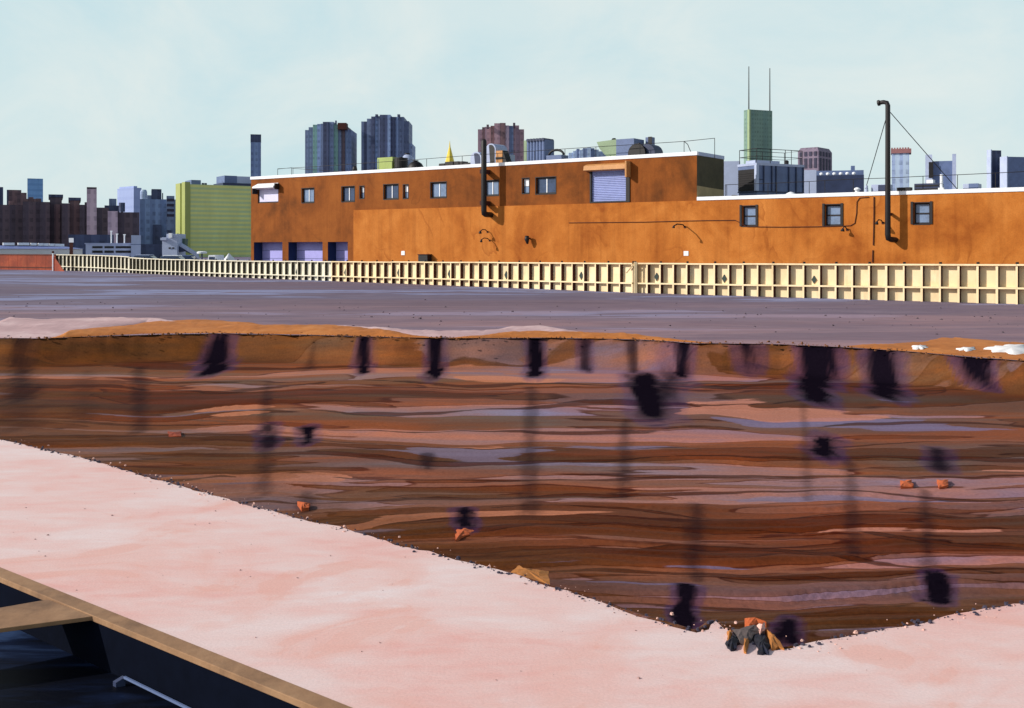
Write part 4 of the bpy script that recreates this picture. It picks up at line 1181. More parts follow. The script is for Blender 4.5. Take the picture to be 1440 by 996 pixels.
# railings on the upper roof
def railing(pts, zs_base, lab, m=M['black'], r=.03, mid=False, extra=None, lower=None):
    """pts: (u, vtop, d) of the posts"""
    P = [fuv(u, v, d) for u, v, d in pts]
    t = thing("roof_railing", lab, "railing", (P[0].x, P[0].y, zs_base))
    mb = MB(); mb.tube(P, r, 6); mb.build("top_rail", m, t)
    if mid:
        mb = MB(); mb.tube([Vector((p.x, p.y, (p.z + zs_base) / 2)) for p in P], r * .8, 6); mb.build("mid_rail", m, t)
    for p in P:
        mb = MB(); mb.tube([(p.x, p.y, zs_base), (p.x, p.y, p.z)], r, 6); mb.build("post", m, t)
    return t
t = railing([(390.5, 237.5, -.9), (450, 234, -.9), (500, 230.5, -.9), (551.5, 227, -.9), (600, 223.5, -.9), (650, 219.5, -.9), (700, 216, -.9), (752, 212.5, -.9), (794.5, 209.5, -.9), (838, 206.7, -.9), (900, 203, -.9), (962, 199, -.9), (1005, 194.5, -.9)], ZR, "long thin black railing along the front of the brown storey roof")
mb = MB(); mb.tube([fuv(962, 199, -.9), fuv(967, 203, -.9), fuv(971.5, 214, -.9)], .035, 6); mb.build("hoop", M['black'], t)
railing([(390.5, 238, -.95), (410, 236, -3.2), (412, 237, -5.7), (450, 239.5, -5.7), (495, 243, -5.7)], ZR, "short black railing turning back along the rear left roof corner")

# ------------------------------------------------------------------ far city
def tower(name, lab, cat, ul, uc, ur, vtop, Y, m, beta=None, depth=None, group=None, zbase=0.0, part="body", m_left=None, cap=None):
    """corner at (uc), lit face to ul, other face to ur"""
    tC = (uc - CX) / F; tl = (ul - CX) / F; tr_ = (ur - CX) / F
    C = Vector((tC * Y, Y, 0))
    if beta is None: beta = -math.atan(tC)
    cb, sb = math.cos(beta), math.sin(beta)
    wx = (tr_ * Y - C.x) / (cb - tr_ * sb)
    if uc - ul > .01: wy = (C.x - tl * Y) / (sb + tl * cb)
    else: wy = depth if depth else abs(wx) * .8
    zt = H - (vtop - HZ) / F * Y
    t = thing(name, lab, cat, (C.x, C.y, zbase), group, beta)
    mb = MB(); mb.local = True; mb.box(0, wx, 0, wy, 0, zt - zbase)
    mb.build(part, m, t)
    t["_w"] = (wx, wy, zt - zbase)
    return t
def lbox(t, name, m, x0, x1, y0, y1, z0, z1, parent=None):
    mb = MB(); mb.local = True; mb.box(x0, x1, y0, y1, z0, z1)
    return mb.build(name, m, parent or t)
C_ = {}
C_['brown'] = city("dark_brick", (60, 50, 56), (36, 34, 46), 'v', 5.0, .45, .35)
C_['brown2'] = city("umber_brick", (76, 58, 60), (46, 38, 48), 'v', 4.0, .4, .3)
C_['navy'] = city("navy_block", (44, 50, 70), (30, 34, 52), 'v', 4.0, .45, .35)
C_['blue'] = city("slate_blue_block", (74, 84, 106), (52, 60, 84), 'v', 6.0, .5, .3)
C_['blue2'] = city("blue_curtain_wall", (82, 96, 122), (56, 66, 94), 'v', 4.2, .5, .3)
C_['teal'] = city("teal_glass", (74, 102, 132), (58, 84, 116), 'h', 4.0, .4, .2)
C_['mauve'] = city("mauve_block", (130, 114, 124), (112, 98, 112), 'v', 3.0, .4, .15)
C_['pinkmauve'] = city("rose_brick", (108, 86, 92), (78, 66, 80), 'v', 7.0, .45, .25)
C_['pale'] = city("pale_blue_block", (98, 108, 136), (90, 100, 130), 'h', 5.0, .3, .1)
C_['greyblue'] = city("grey_blue_block", (112, 124, 152), (86, 98, 130), 'v', 3.0, .4, .2)
C_['lime'] = city("lime_office", (150, 160, 84), (96, 120, 100), 'h', 1.7, .5, .25, nscale=.03)
C_['green'] = city("green_tower", (76, 94, 84), (64, 84, 80), 'v', 14.0, .35, .2)
C_['bronze'] = city("bronze_tower", (78, 68, 80), (66, 58, 72), 'v', 6.0, .3, .2)
C_['dkwin'] = city("dark_glazing", (30, 28, 44), (24, 24, 40), 'v', 5, .4, .3)
C_['greenbay'] = city("green_bay", (82, 108, 100), (62, 88, 92), 'v', 6.0, .4, .2)
C_['shed'] = city("shed_cladding", (160, 172, 212), (140, 152, 196), 'v', 3.0, .3, .12)

# left skyline, far to near
tower("tower_block", "teal glass tower standing above the dark brick row at far left", "tower block", 38.5, 38.5, 60.5, 251, 760, C_['teal'])
tower("apartment_block", "dark navy block cut by the left border with a slot of sky", "apartment block", -50, -50, 4.5, 262, 560, C_['navy'])
t = tower("apartment_block", "narrow dark navy pier right of the bright slot at far left", "apartment block", 9.5, 9.5, 14, 267, 560, C_['navy'])
tower("apartment_block", "brown stepped apartment block behind the row, left of the teal tower", "apartment block", 12, 12, 30, 267, 520, C_['brown2'])
t = tower("apartment_block", "reddish brown block touching the left side of the teal tower", "apartment block", 24, 24, 37.5, 271, 510, C_['brown2'])
for u, u2, v, lab in ((-60, 32, 287, "dark brick block at the left border below the stepped roofs"), (32, 56, 283.5, "dark brick block directly below the teal tower"), (56, 70, 284, "blackish brick block right of the teal tower"),
                      (70, 87, 277.5, "dark brick block with a reddish pilaster and raised top"), (87, 98, 286, "low dark brick block between two raised ones"), (98, 112, 282, "dark grey brown block left of the slender mauve tower"),
                      (112, 119, 288, "narrow low brown block beside the slender mauve tower"), (119, 124, 284.5, "thin brown pier touching the slender mauve tower"), (136, 153, 292, "reddish brown block right of the slender mauve tower")):
    dY = random.uniform(-12, 12)
    t = tower("apartment_block", lab, "apartment block", u, u, u2, v, 450 + dY, C_['brown'] if u != 98 else C_['brown2'], depth=30)
    wx, wy, zt = t["_w"]
    if u == 70: lbox(t, "pilaster", C_['brown2'], wx * .35, wx * .85, -.8, -.003, 0, zt - 3)
    if u in (70, 98): lbox(t, "roof_slab", C_['navy'], -.5, wx + .5, -.5, wy, zt, zt + 1.2)
    if u in (-60, 32): 
        for k in range(4): lbox(t, "chimney", C_['brown2'], wx * (.1 + .23 * k), wx * (.1 + .23 * k) + 2.0, 2, 5, zt, zt + random.uniform(.8, 2.2))
t = tower("tower_block", "slender grey mauve tower above the dark brick row", "tower block", 122, 122, 136, 266, 430, C_['mauve'])
lbox(t, "roof_slab", C_['brown'], 0, t["_w"][0], .2, 5, t["_w"][2], t["_w"][2] + .8)
t = tower("apartment_block", "navy block with a raised head behind the pale mauve tower", "apartment block", 147, 147, 168, 289, 470, C_['navy'])
wx, wy, zt = t["_w"]; lbox(t, "head_house", C_['blue'], wx * .3, wx * .8, 0, wy * .5, zt, zt + 3.0)
t2 = thing("water_tank", "small round tank with a hoop beside the navy head house", "tank", at(171.5, 292, 470) * 1.0)
p_ = at(171.5, 290, 470)
mb = MB(); mb.tube([(p_.x, p_.y, p_.z - 2.5), (p_.x, p_.y, p_.z + 1.5)], 1.3, 12); mb.build("tank", C_['navy'], t2)
mb = MB(); mb.tube([(p_.x, p_.y, 0), (p_.x, p_.y, p_.z - 2.5)], .5, 6); mb.build("leg", C_['navy'], t2)
t = tower("tower_block", "tall pale blue slab with a sunlit left face", "tower block", 165, 188, 199, 264, 580, C_['pale'], beta=math.radians(48))
wx, wy, zt = t["_w"]
for k in range(4): lbox(t, "roof_box", C_['pale'], 1, 3.0, wy * (.1 + .22 * k), wy * (.1 + .22 * k) + 4, zt, zt + 1.0)
p_ = at(202, 267, 540)
t = thing("tower_block", "round ended grey blue tower right of the pale slab", "tower block", (p_.x, p_.y, 0))
mb = MB(); mb.tube([(p_.x, p_.y, 0), (p_.x, p_.y, p_.z - 1), (p_.x, p_.y, p_.z)], [1.7, 1.7, 1.2], 16); 
mb.build("body", C_['greyblue'], t)
t = tower("office_block", "broad blue office block with a square head house left of the lime green office", "office block", 197, 197, 249, 280, 480, C_['blue2'], depth=40)
wx, wy, zt = t["_w"]; k = wx / 52.0
lbox(t, "head_house", C_['navy'], k * 16, k * 30, 0.5, 15, zt, zt + 4.6)
lbox(t, "roof_mast", C_['navy'], k * 31, k * 32.5, 3, 4, zt, zt + 3.0)
lbox(t, "roof_step", C_['blue'], k * 10, k * 16 - .05, 1.0, 14, zt, zt + 1.8)
st_ = lbox(t, "right_bay", C_['blue'], k * 37, k * 48, -2.5, -.003, 0, zt + 1.5)
for j in range(4): lbox(t, "band", C_['dkwin'], k * 37.5, k * 47.5, -2.62, -2.503, zt - 1 - j * 2.3, zt + .2 - j * 2.3, st_)
lbox(t, "dark_bay", C_['navy'], k * 18, k * 30, -1.2, -.003, 0, zt * .55)
lbox(t, "dark_bay", C_['navy'], k * 38, k * 44, -3.2, -2.63, 0, zt * .45)
# lime green office
t = tower("office_block", "wide lime green office block with striped floors", "office block", 250, 262, 372, 259, 400, C_['lime'], beta=math.radians(33))
wx, wy, zt = t["_w"]
lbox(t, "edge_pier", mat("lime_pier", (160, 168, 96), .6, .1, .05), -.6, 1.4, -.35, wy * .35, 0, zt + .8)
lbox(t, "edge_pier", mat("yellow_pier", (168, 174, 104), .6, .1, .05), -.7, -.05, wy * .5, wy + .4, 0, zt + .6)
lbox(t, "roof_box", M['steelblue'], wx * .10, wx * .22, 4, 12, zt, zt + 1.9)
lbox(t, "roof_box", M['bluedark'], wx * .46, wx * .88, .2, 12, zt, zt + 1.0)
lbox(t, "roof_box", M['steelblue'], wx * .50, wx * .66, 2, 12, zt + 1.0, zt + 3.9)
lbox(t, "roof_box", M['paleblue'], wx * .66 + .02, wx * .95, 2.3, 12, zt + 1.0, zt + 3.8)
for j in range(2): 
    mb = MB(); mb.local = True; mb.tube([(wx * (.255 + .035 * j), 5, zt), (wx * (.255 + .035 * j), 5, zt + .9)], .5, 8); mb.build("roof_cowl", M['bluedark'], t)
t = tower("chimney_tower", "lone slim blue tower rising at the left corner of the warehouse", "tower", 352.5, 352.5, 367, 189, 620, C_['blue2'])
wx, wy, zt = t["_w"]; lbox(t, "dark_head", C_['navy'], -.1, wx + .1, -.1, wy, zt - 4.5, zt + .02)

# behind the roof: two stepped blue tower blocks
def stepped(name, lab, cat, segs, Y, mats, group=None, depth=24):
    u0 = segs[0][0]; u1 = segs[-1][1]
    p0 = at(u0, HZ, Y); 
    t = thing(name, lab, cat, ((at((u0 + u1) / 2, HZ, Y)).x, Y, 0), group)
    n = len(segs)
    for i, s in enumerate(segs):
        a, b, v = s[:3]; m = mats[s[3]] if len(s) > 3 else mats['b']
        # bays step forward towards the middle of the front
        mid = 1 - abs((a + b) / 2 - (u0 + u1) / 2) / ((u1 - u0) / 2)
        dy = -7.0 * mid + random.uniform(-1.2, 1.2)
        q = Y + dy
        x0, x1 = (a - CX) / F * q, (b - CX) / F * q
        z = H - (v - HZ) / F * q
        mb = MB(); mb.box(x0, x1, q, Y + depth, 0, z); mb.build("bay", m, t)
    return t
mats = {'b': C_['blue'], 'c': C_['blue2'], 'n': C_['navy'], 'g': C_['greenbay'], 'r': C_['brown']}
t = stepped("tower_block", "stepped blue tower block with green bays, left of the pair", "tower block", [(429, 434, 183), (434, 440, 179), (440, 446, 175.5, 'g'), (446, 451, 174.5, 'c'), (451, 454, 174), (454, 462, 171.5, 'n'), (462, 469, 171.5), (469, 475, 175, 'g'), (475, 480, 175), (480, 485, 175.5, 'r'), (485, 489, 182.5, 'c'), (489, 494, 182.5, 'c')], 700, mats)
p_ = at(473, 171, 700); mb = MB(); mb.box(p_.x - .5, p_.x + .5, 698, 699, p_.z - 3, p_.z + .4); mb.build("mast", C_['navy'], t)
p_ = at(480.5, 178, 694); mb = MB(); mb.box(p_.x - 2.4, p_.x + 3.2, 692.5, 700, p_.z - 2, p_.z + 2.2); mb.build("plant_room", M['rust_and_shade'], t)
t = stepped("tower_block", "stepped blue tower block with pale bays, right of the pair", "tower block", [(508, 512, 171), (512, 516, 171, 'n'), (516, 522, 167), (522, 527, 164, 'n'), (527, 531, 163.5, 'c'), (531, 534, 163.5), (534, 545, 161.5, 'n'), (545, 549, 161.5, 'c'), (549, 556, 164.5, 'n'), (556, 560, 164.5, 'c'), (560, 568, 164.5), (568, 575, 170.5), (575, 579.5, 202, 'c')], 700, mats)
for u in (530, 561):
    p_ = at(u, 162.5, 696); mb = MB(); mb.box(p_.x - .8, p_.x + .8, 694, 697, p_.z - 1, p_.z + .5); mb.build("roof_cowl", C_['navy'], t)
# golden spire on its tower
Y = 980; p_ = at(632.5, 232, Y); zs = [at(0, v, Y).z for v in (231, 226, 214, 209, 207, 198)]
t = thing("spire_tower", "tower with a bright golden pyramid spire beyond the roof", "tower", (p_.x, p_.y, 0))
mb = MB(); mb.box(p_.x - 3.7, p_.x + 3.7, Y - 3.7, Y + 3.7, 0, zs[0]); mb.build("shaft", C_['greyblue'], t)
mb = MB(); mb.tube([(p_.x, Y, zs[0]), (p_.x, Y, zs[1]), (p_.x, Y, zs[2]), (p_.x, Y, zs[3]), (p_.x, Y, zs[4]), (p_.x, Y, zs[5])], [4.4, 3.9, 1.9, 1.1, .7, .12], 8); mb.build("spire", M['gold'], t)
mats2 = {'b': C_['pinkmauve'], 'n': C_['brown2'], 'c': C_['mauve'], 'g': C_['blue']}
t = stepped("tower_block", "rose brick stepped tower block behind the thick black flue", "tower block", [(672, 678, 182), (678, 682, 179, 'n'), (682, 690, 178.5), (690, 695, 177, 'n'), (695, 703, 173.5), (703, 711, 173, 'n'), (711, 716, 176.5, 'c'), (716, 722, 177, 'g'), (722, 730, 176.5), (730, 737, 182)], 650, mats2)
for u, v in ((686, 178), (723, 175.5)):
    p_ = at(u, v, 645); mb = MB(); mb.box(p_.x - .7, p_.x + .7, 642, 645, p_.z - 1.5, p_.z + .8); mb.build("roof_cowl", C_['brown'], t)
t = stepped("apartment_block", "low grey blue block with a ragged stepped roofline behind the air handler", "apartment block", [(800, 806, 215), (806, 811, 212.5), (811, 815, 209.5, 'n'), (815, 820, 211), (820, 826, 208.5, 'n'), (826, 831, 207.5), (831, 836, 208.5, 'n'), (836, 842, 210.5), (842, 852, 213)], 800, {'b': C_['greyblue'], 'n': C_['blue']})
tower("apartment_block", "small grey blue block between the arched housing and the ragged block", "apartment block", 793, 793, 797, 219, 820, C_['blue'])
# green tower with two masts
t = tower("tower_block", "green glass tower with two tall rooftop masts", "tower block", 1046, 1054, 1086, 154, 900, C_['green'], beta=math.radians(24))
wx, wy, zt = t["_w"]
lbox(t, "corner_pier", mat("pale_green_pier", (150, 168, 128), .6, .12, .05), -.4, 1.2, -.3, 2.6, 0, zt)
zm = H - (93 - HZ) / F * 900
for x, y in ((0.8, 2.0), (wx - 1.0, 2.0)):
    mb = MB(); mb.local = True; mb.tube([(x, y, zt), (x, y, zm)], [.55, .35], 6); mb.build("mast", M['black'], t)
# bronze tower with tall openings
t = tower("tower_block", "bronze tower with tall dark openings above the pale block", "tower block", 1122, 1151, 1170, 212, 620, C_['bronze'], beta=math.radians(50))
wx, wy, zt = t["_w"]
zt2 = H - (206.5 - HZ) / F * 620
mb = MB(); mb.local = True
mb.hexa([(0, 0, zt), (wx, 0, zt), (wx, wy, zt), (0, wy, zt)], [(1.2, 1.2, zt2), (wx - 1.5, 1.2, zt2), (wx - 1.5, wy - 1.2, zt2), (1.2, wy - 1.2, zt2)]); mb.build("chamfered_top", C_['bronze'], t)
for r, (va, vb) in enumerate(((210, 219), (222, 236))):
    z1_, z0_ = H - (va - HZ) / F * 620, H - (vb - HZ) / F * 620
    z1_ = min(z1_, zt - .3)
    for k in range(4):
        y0 = wy * (.08 + .235 * k); lbox(t, "window", C_['dkwin'], -.25, -.003, y0, y0 + wy * .13, z0_, z1_)
    for k in range(4):
        x0 = wx * (.1 + .22 * k); lbox(t, "window", C_['dkwin'], x0, x0 + wx * .11, -.25, -.003, z0_ if r == 0 else z0_ - 6, z1_)
# the rest of the right hand skyline
tower("white_block", "pale blue white block between the dark corner wall and the cooling tower", "building", 1016, 1016, 1041, 227, 150, M['paleblue'], depth=14)
tower("white_block", "pale windowless block right of the cooling tower", "building", 1129, 1129, 1148, 239.5, 165, M['paleblue'], depth=14)
t = tower("low_building", "long low dark blue building with a row of white globes along its roof", "building", 1147, 1147, 1215, 247, 190, M['bluedark'], depth=16)
wx, wy, zt = t["_w"]
lbox(t, "parapet", M['steelblue'], 0, wx, 1.2, wy, zt, zt + .9)
lbox(t, "roof_box", M['steelblue'], wx * .75, wx * .83, 4, 6, zt + .9, zt + 1.9)
for k in range(6):
    mb = MB(); mb.local = True; x = wx * (.12 + .135 * k); mb.tube([(x, .5, zt), (x, .5, zt + .15), (x, .5, zt + .42), (x, .5, zt + .55)], [.12, .32, .32, .08], 8); mb.build("globe", M['white'], t, smooth=True)
t = tower("chimney_tower", "pale blue ribbed shaft with a pink brick scalloped head behind the guyed flue", "tower", 1254, 1254, 1278.5, 216, 420, C_['greyblue'], depth=8)
wx, wy, zt = t["_w"]; lbox(t, "brick_head", M['brick_pink'], -.3, wx + .8, -.6, wy, zt, zt + 1.7)
for k in range(7): lbox(t, "merlon", M['brick_pink'], -.2 + (wx + .6) * k / 7, -.2 + (wx + .6) * (k + .6) / 7, -.5, .8, zt + 1.7, zt + 2.2)
t = tower("gate_tower", "blue block between two taller pale piers right of the guyed flue", "building", 1311, 1311, 1339, 227, 330, M['steelblue'], depth=8)
wx, wy, zt = t["_w"]
lbox(t, "pier", M['paleblue'], -2.0, -.02, -1.2, 2.5, 0, zt + 2.0); lbox(t, "pier", M['greyblue'] if 'greyblue' in M else M['galv'], wx + .02, wx + 1.1, -1.2, 2, 0, zt + 2.0)
lbox(t, "dark_opening", M['black'], -1.0, .3, -1.35, -1.203, zt - 5.2, zt - .3)
t = tower("office_block", "slim tower with a pale sunlit face and a blackish one near the right border", "office block", 1389, 1394.5, 1408, 211.5, 450, C_['navy'], beta=math.radians(10))
wx, wy, zt = t["_w"]; lbox(t, "sunlit_side", M['paleblue'], -.5, -.005, -.2, wy, 0, zt + .3)  # pale panel puts the sun on the left face into the colour
t = tower("office_block", "broad blue block with a pale left face at the right border", "office block", 1407.5, 1417, 1470, 220.5, 440, M['steelblue'], beta=math.radians(12), depth=12)
wx, wy, zt = t["_w"]; lbox(t, "sunlit_side", M['paleblue'], -.5, -.005, -.2, wy, 0, zt + .2)  # left face painted paler as if sunlit

# ------------------------------------------------------------------ plant on the low roof
ZQ = ZL - .3
# cooling tower: two faces seen
def corner_box(ul, uc, ur, Y, beta, z0, z1):
    tC = (uc - CX) / F; tl = (ul - CX) / F; tr_ = (ur - CX) / F
    C = Vector((tC * Y, Y, z0)); cb, sb = math.cos(beta), math.sin(beta)
    wx = (tr_ * Y - C.x) / (cb - tr_ * sb); wy = (C.x - tl * Y) / (sb + tl * cb)
    return C, wx, wy, z1 - z0
Yc = 107.5
C, wx, wy, hh = corner_box(1038, 1064, 1130, Yc, math.radians(28), ZQ, H - (229 - HZ) / F * Yc)
t = thing("cooling_tower", "blue ribbed cooling tower with a black louvred end and railed top", "cooling tower", C, rz=math.radians(28))
zb_ = 1.55
lbox(t, "skirt", M['steelblue'], .05, wx - .05, .05, wy - .05, 0, zb_ - .1)
lbox(t, "casing", M['steelblue'], 0, wx, 0, wy, zb_, hh - .25)
lbox(t, "deck", M['galv'], -.06, wx + .06, -.06, wy + .06, hh - .25, hh)
lbox(t, "sill_bar", M['bluedark'], -.05, wx + .05, -.06, wy + .05, zb_ - .1, zb_)
lv = lbox(t, "louvre_panel", M['black'], -.07, -.003, .3, wy - .1, zb_ + .05, hh - .6)
for k in range(8): lbox(t, "louvre", M['dark_frame'], -.11, -.072, .3, wy - .1, zb_ + .2 + k * (hh - zb_ - 1.0) / 8, zb_ + .26 + k * (hh - zb_ - 1.0) / 8, lv)
lbox(t, "corner_post", M['paleblue'], -.12, .22, -.10, .22, zb_, hh - .25)
for k in (.14, .31, .40, .67, .83, .985): lbox(t, "rib", M['bluedark'], wx * k - .06, wx * k + .06, -.12, -.003, zb_, hh - .25)
lbox(t, "panel_seam", M['bluedark'], .22, wx * .14 - .06, -.05, -.003, hh - 1.7, hh - 1.62)
zr0 = hh; zr1 = hh + 1.45
def rail_run(pts, nm="rail"):
    mb = MB(); mb.local = True
    mb.tube([(x, y, zr1) for x, y in pts], .035, 6); mb.build("top_rail", M['black'], t)
    mb = MB(); mb.local = True; mb.tube([(x, y, zr0 + .7) for x, y in pts], .03, 6); mb.build("mid_rail", M['black'], t)
    for x, y in pts:
        mb = MB(); mb.local = True; mb.tube([(x, y, zr0), (x, y, zr1)], .035, 6); mb.build("rail_post", M['black'], t)
rail_run([(.1, wy - .1), (.1, .1), (wx * .3, .1), (wx * .62, .1), (wx * .75, .1), (wx - .1, .1), (wx - .1, wy - .1), (wx * .5, wy - .1), (.1, wy - .1)])
lbox(t, "fan_plinth", M['paleblue'], wx * .08, wx * .6, .8, wy - .6, hh, hh + .35)
mb = MB(); mb.local = True; mb.tube([(wx * .78, 1.0, hh), (wx * .78, 1.0, hh + .4), (wx * .78, 1.0, hh + .5)], [.2, .22, .1], 10); mb.build("fan_cap", M['black'], t)
# smaller things on the low roof
def low_unit(name, lab, cat, u0, v0, u1, d, depth, m, part="casing"):
    ea, z1 = fez(u0, v0, d); eb, z2 = fez(u1, v0, d)
    t = thing(name, lab, cat, fp((ea + eb) / 2, d, ZQ))
    mb = MB(); FB(mb, ea, eb, d, d - depth, ZQ, (z1 + z2) / 2); mb.build(part, m, t, bevel=.03)
    return t, ea, eb, (z1 + z2) / 2
def dome(u, v, wpx, d, lab, k=1.0):
    e, z = fez(u, v, d); r = wpx * fp(e, d, 0).y / F / 2
    t = thing("roof_skylight", lab, "skylight", fp(e, d, ZQ))
    mb = MB(); mb.tube([fp(e, d, ZQ), fp(e, d, z - (z - ZQ) * .35), fp(e, d, z - (z - ZQ) * .12), fp(e, d, z)], [r, r * .95, r * .55, r * .15], 14); mb.build("dome", M['white'], t, smooth=True)
    mb = MB(); mb.tube([fp(e, d, ZQ), fp(e, d, ZQ + .2)], r * 1.1, 14); mb.build("curb", M['paleblue'], t)
dome(1112, 270, 20, -2.0, "low white domed skylight in front of the cooling tower")
e, z = fez(1205.5, 263.5, -2.0)
t = thing("roof_vent", "white mushroom vent on the low roof left of the guyed flue", "vent", fp(e, -2, ZQ))
mb = MB(); mb.tube([fp(e, -2, ZQ), fp(e, -2, z - .25)], .2, 10); mb.build("stem", M['white'], t)
mb = MB(); mb.tube([fp(e, -2, z - .25), fp(e, -2, z - .12), fp(e, -2, z)], [.3, .27, .08], 12); mb.build("cap", M['white'], t, smooth=True)
t, ea, eb, z1 = low_unit("roof_unit", "grey blue roof unit with a dark end just left of the guyed flue", "roof unit", 1225, 259.5, 1250, -2.5, 1.2, M['galv'])
mb = MB(); FB(mb, ea + (eb - ea) * .4, eb + .01, -2.47, -2.5, ZQ + .1, z1 - .05); mb.build("dark_grille", M['bluedark'], t)
e, z = fez(1218.5, 261, -2.2)
t = thing("guy_anchor", "small pale cone anchor at the foot of the left guy wire", "anchor", fp(e, -2.2, ZQ))
mb = MB(); mb.tube([fp(e, -2.2, ZQ), fp(e, -2.2, z)], [.25, .12], 10); mb.build("cone", M['paleblue'], t)
t, ea, eb, z1 = low_unit("chiller", "dark blue chiller with black slots on the low roof", "chiller", 1285.5, 258, 1321, -2.6, 1.5, M['bluedark'])
for k in range(3):
    mb = MB(); FB(mb, ea + .1, eb - .1, -2.56, -2.6, ZQ + .5 + .3 * k, ZQ + .62 + .3 * k); mb.build("slot", M['black'], t)
e0_ = fe(1303, -3); e1_ = fe(1312.5, -3)
mb = MB(); FB(mb, e0_, e1_, -2.9, -3.6, z1 + .005, z1 + .32); mb.build("white_box", M['white'], t)
e, z = fez(1324, 245.5, -2.0)
t = thing("roof_vent", "slim white vent pipe with a square base right of the chiller", "vent", fp(e, -2, ZQ))
mb = MB(); mb.tube([fp(e, -2, ZQ + .9), fp(e, -2, z)], .13, 10); mb.build("pipe", M['white'], t)
mb = MB(); FB(mb, e - .22, e + .22, -1.75, -2.25, ZQ, ZQ + .9); mb.build("base", M['white'], t)
t, ea, eb, z1 = low_unit("roof_unit", "small roof unit with pale and blue faces standing alone near the right border", "roof unit", 1354, 258.5, 1376, -2.5, 1.2, M['paleblue'])
mb = MB(); FB(mb, ea + (eb - ea) * .38, eb + .01, -2.46, -2.5, ZQ, z1 + .01); mb.build("blue_front", M['steelblue'], t)
t, ea, eb, z1 = low_unit("roof_box", "tiny black box at the foot of the pale block beside the brown storey", "box", 1028.5, 274.5, 1034, -1.2, .6, M['black'])
railing([(1020, 260, -1.0), (1022, 260, -1.0), (1080, 258, -1.0), (1092, 257.5, -1.0), (1138, 255.5, -1.0), (1160, 254, -1.0), (1200, 252, -1.0), (1249, 250.5, -1.0), (1298, 248, -1.0), (1346.5, 246, -1.0), (1400, 243.5, -1.0), (1450, 241, -1.0), (1510, 238, -1.0)], ZQ, "long thin black railing along the front of the low wing roof")

# ------------------------------------------------------------------ yard beyond the left fence
t = tower("long_shed", "long low pale blue shed behind the rust red hoarding", "shed", -140, -140, 116, 350, 230, C_['shed'], depth=30)
wx, wy, zt = t["_w"]
mb = MB(); mb.local = True; mb.hexa([(-.3, -.5, zt), (wx + .2, -.5, zt), (wx + .2, wy, zt), (-.3, wy, zt)], [(-.3, 8, zt + 1.0), (wx - 3, 8, zt + .55), (wx - 3, wy - 8, zt + .55), (-.3, wy - 8, zt + 1.0)]); mb.build("roof", mat("shed_roof", (104, 118, 172), .6, .15, .1), t)
for u in (12, 34, 49, 60, 67, 77, 84, 91):
    x = (u + 140) / 256 * wx; z_ = zt + .95 - .4 * max(0, (u - 40)) / 76
    w_ = 1.2 if u < 40 else .6
    lbox(t, "roof_vent", M['white'], x - w_, x + w_, 7.5, 9, z_ - .15, z_ + .45)
p_ = at(100, 338, 215)
t = thing("billboard", "small white square board on a dark post above the pale shed", "sign", (p_.x, p_.y, 0))
mb = MB(); mb.box(p_.x - .45, p_.x + .45, p_.y, p_.y + .15, p_.z - .45, p_.z + .45); mb.build("board", M['white'], t)
mb = MB(); mb.box(p_.x - .35, p_.x + .35, p_.y + .02, p_.y + .13, 0, p_.z - .452); mb.build("post", M['rust_and_shade'], t)
tower("low_building", "dark navy low block behind the parking deck and pale shed", "building", 96, 96, 160, 330, 290, C_['navy'], depth=12)
t = tower("apartment_block", "pale mauve tower with slim white masts in front of it", "apartment block", 151.5, 151.5, 165.5, 297, 380, C_['mauve'], depth=14)
tower("apartment_block", "dark brown square block right of the pale mauve tower", "apartment block", 165.6, 165.6, 196, 298.5, 384, C_['brown'], depth=20)
tower("low_building", "dark navy shed below the broad blue office block", "building", 196, 196, 230, 343.5, 300, C_['navy'], depth=12)
t = tower("parking_deck", "pale lavender parking deck with two rows of dark openings", "parking garage", 120.5, 120.5, 186, 343, 205, M['paleblue'], depth=16)
wx, wy, zt = t["_w"]
for z0_, z1_ in ((zt - .85, zt - .45), (zt - 1.75, zt - 1.3)):
    for a, b in ((.14, .36), (.40, .60), (.64, .97)):
        lbox(t, "opening", M['black'], wx * a, wx * b, -.12, -.003, z0_, z1_)
lbox(t, "roof_slab", M['galv'], -.2, wx + .1, -.25, wy, zt, zt + .14)
t = tower("stair_tower", "square lavender stair tower at the right end of the parking deck", "tower", 184.5, 184.5, 198, 331, 203, M['paleblue'], depth=5)
wx, wy, zt = t["_w"]; lbox(t, "band", M['steelblue'], -.03, wx + .03, -.06, -.003, zt - 1.8, zt - 1.68)
for u, v0, lab in ((156.5, 326, "slim white mast leftmost in front of the pale mauve tower"), (164.5, 330, "slim white mast at the right edge of the pale mauve tower"), (175, 331, "slim white mast in front of the dark brown block")):
    a = at(u, v0, 208); t = thing("light_mast", lab, "mast", (a.x, a.y, 0), "white masts over the parking deck")
    mb = MB(); mb.tube([(a.x, a.y, 0), (a.x, a.y, a.z)], .13, 6); mb.build("pole", M['white'], t)
    mb = MB(); mb.box(a.x - .22, a.x + .22, a.y - .1, a.y + .1, a.z + .002, a.z + .2); mb.build("head", M['white'], t)
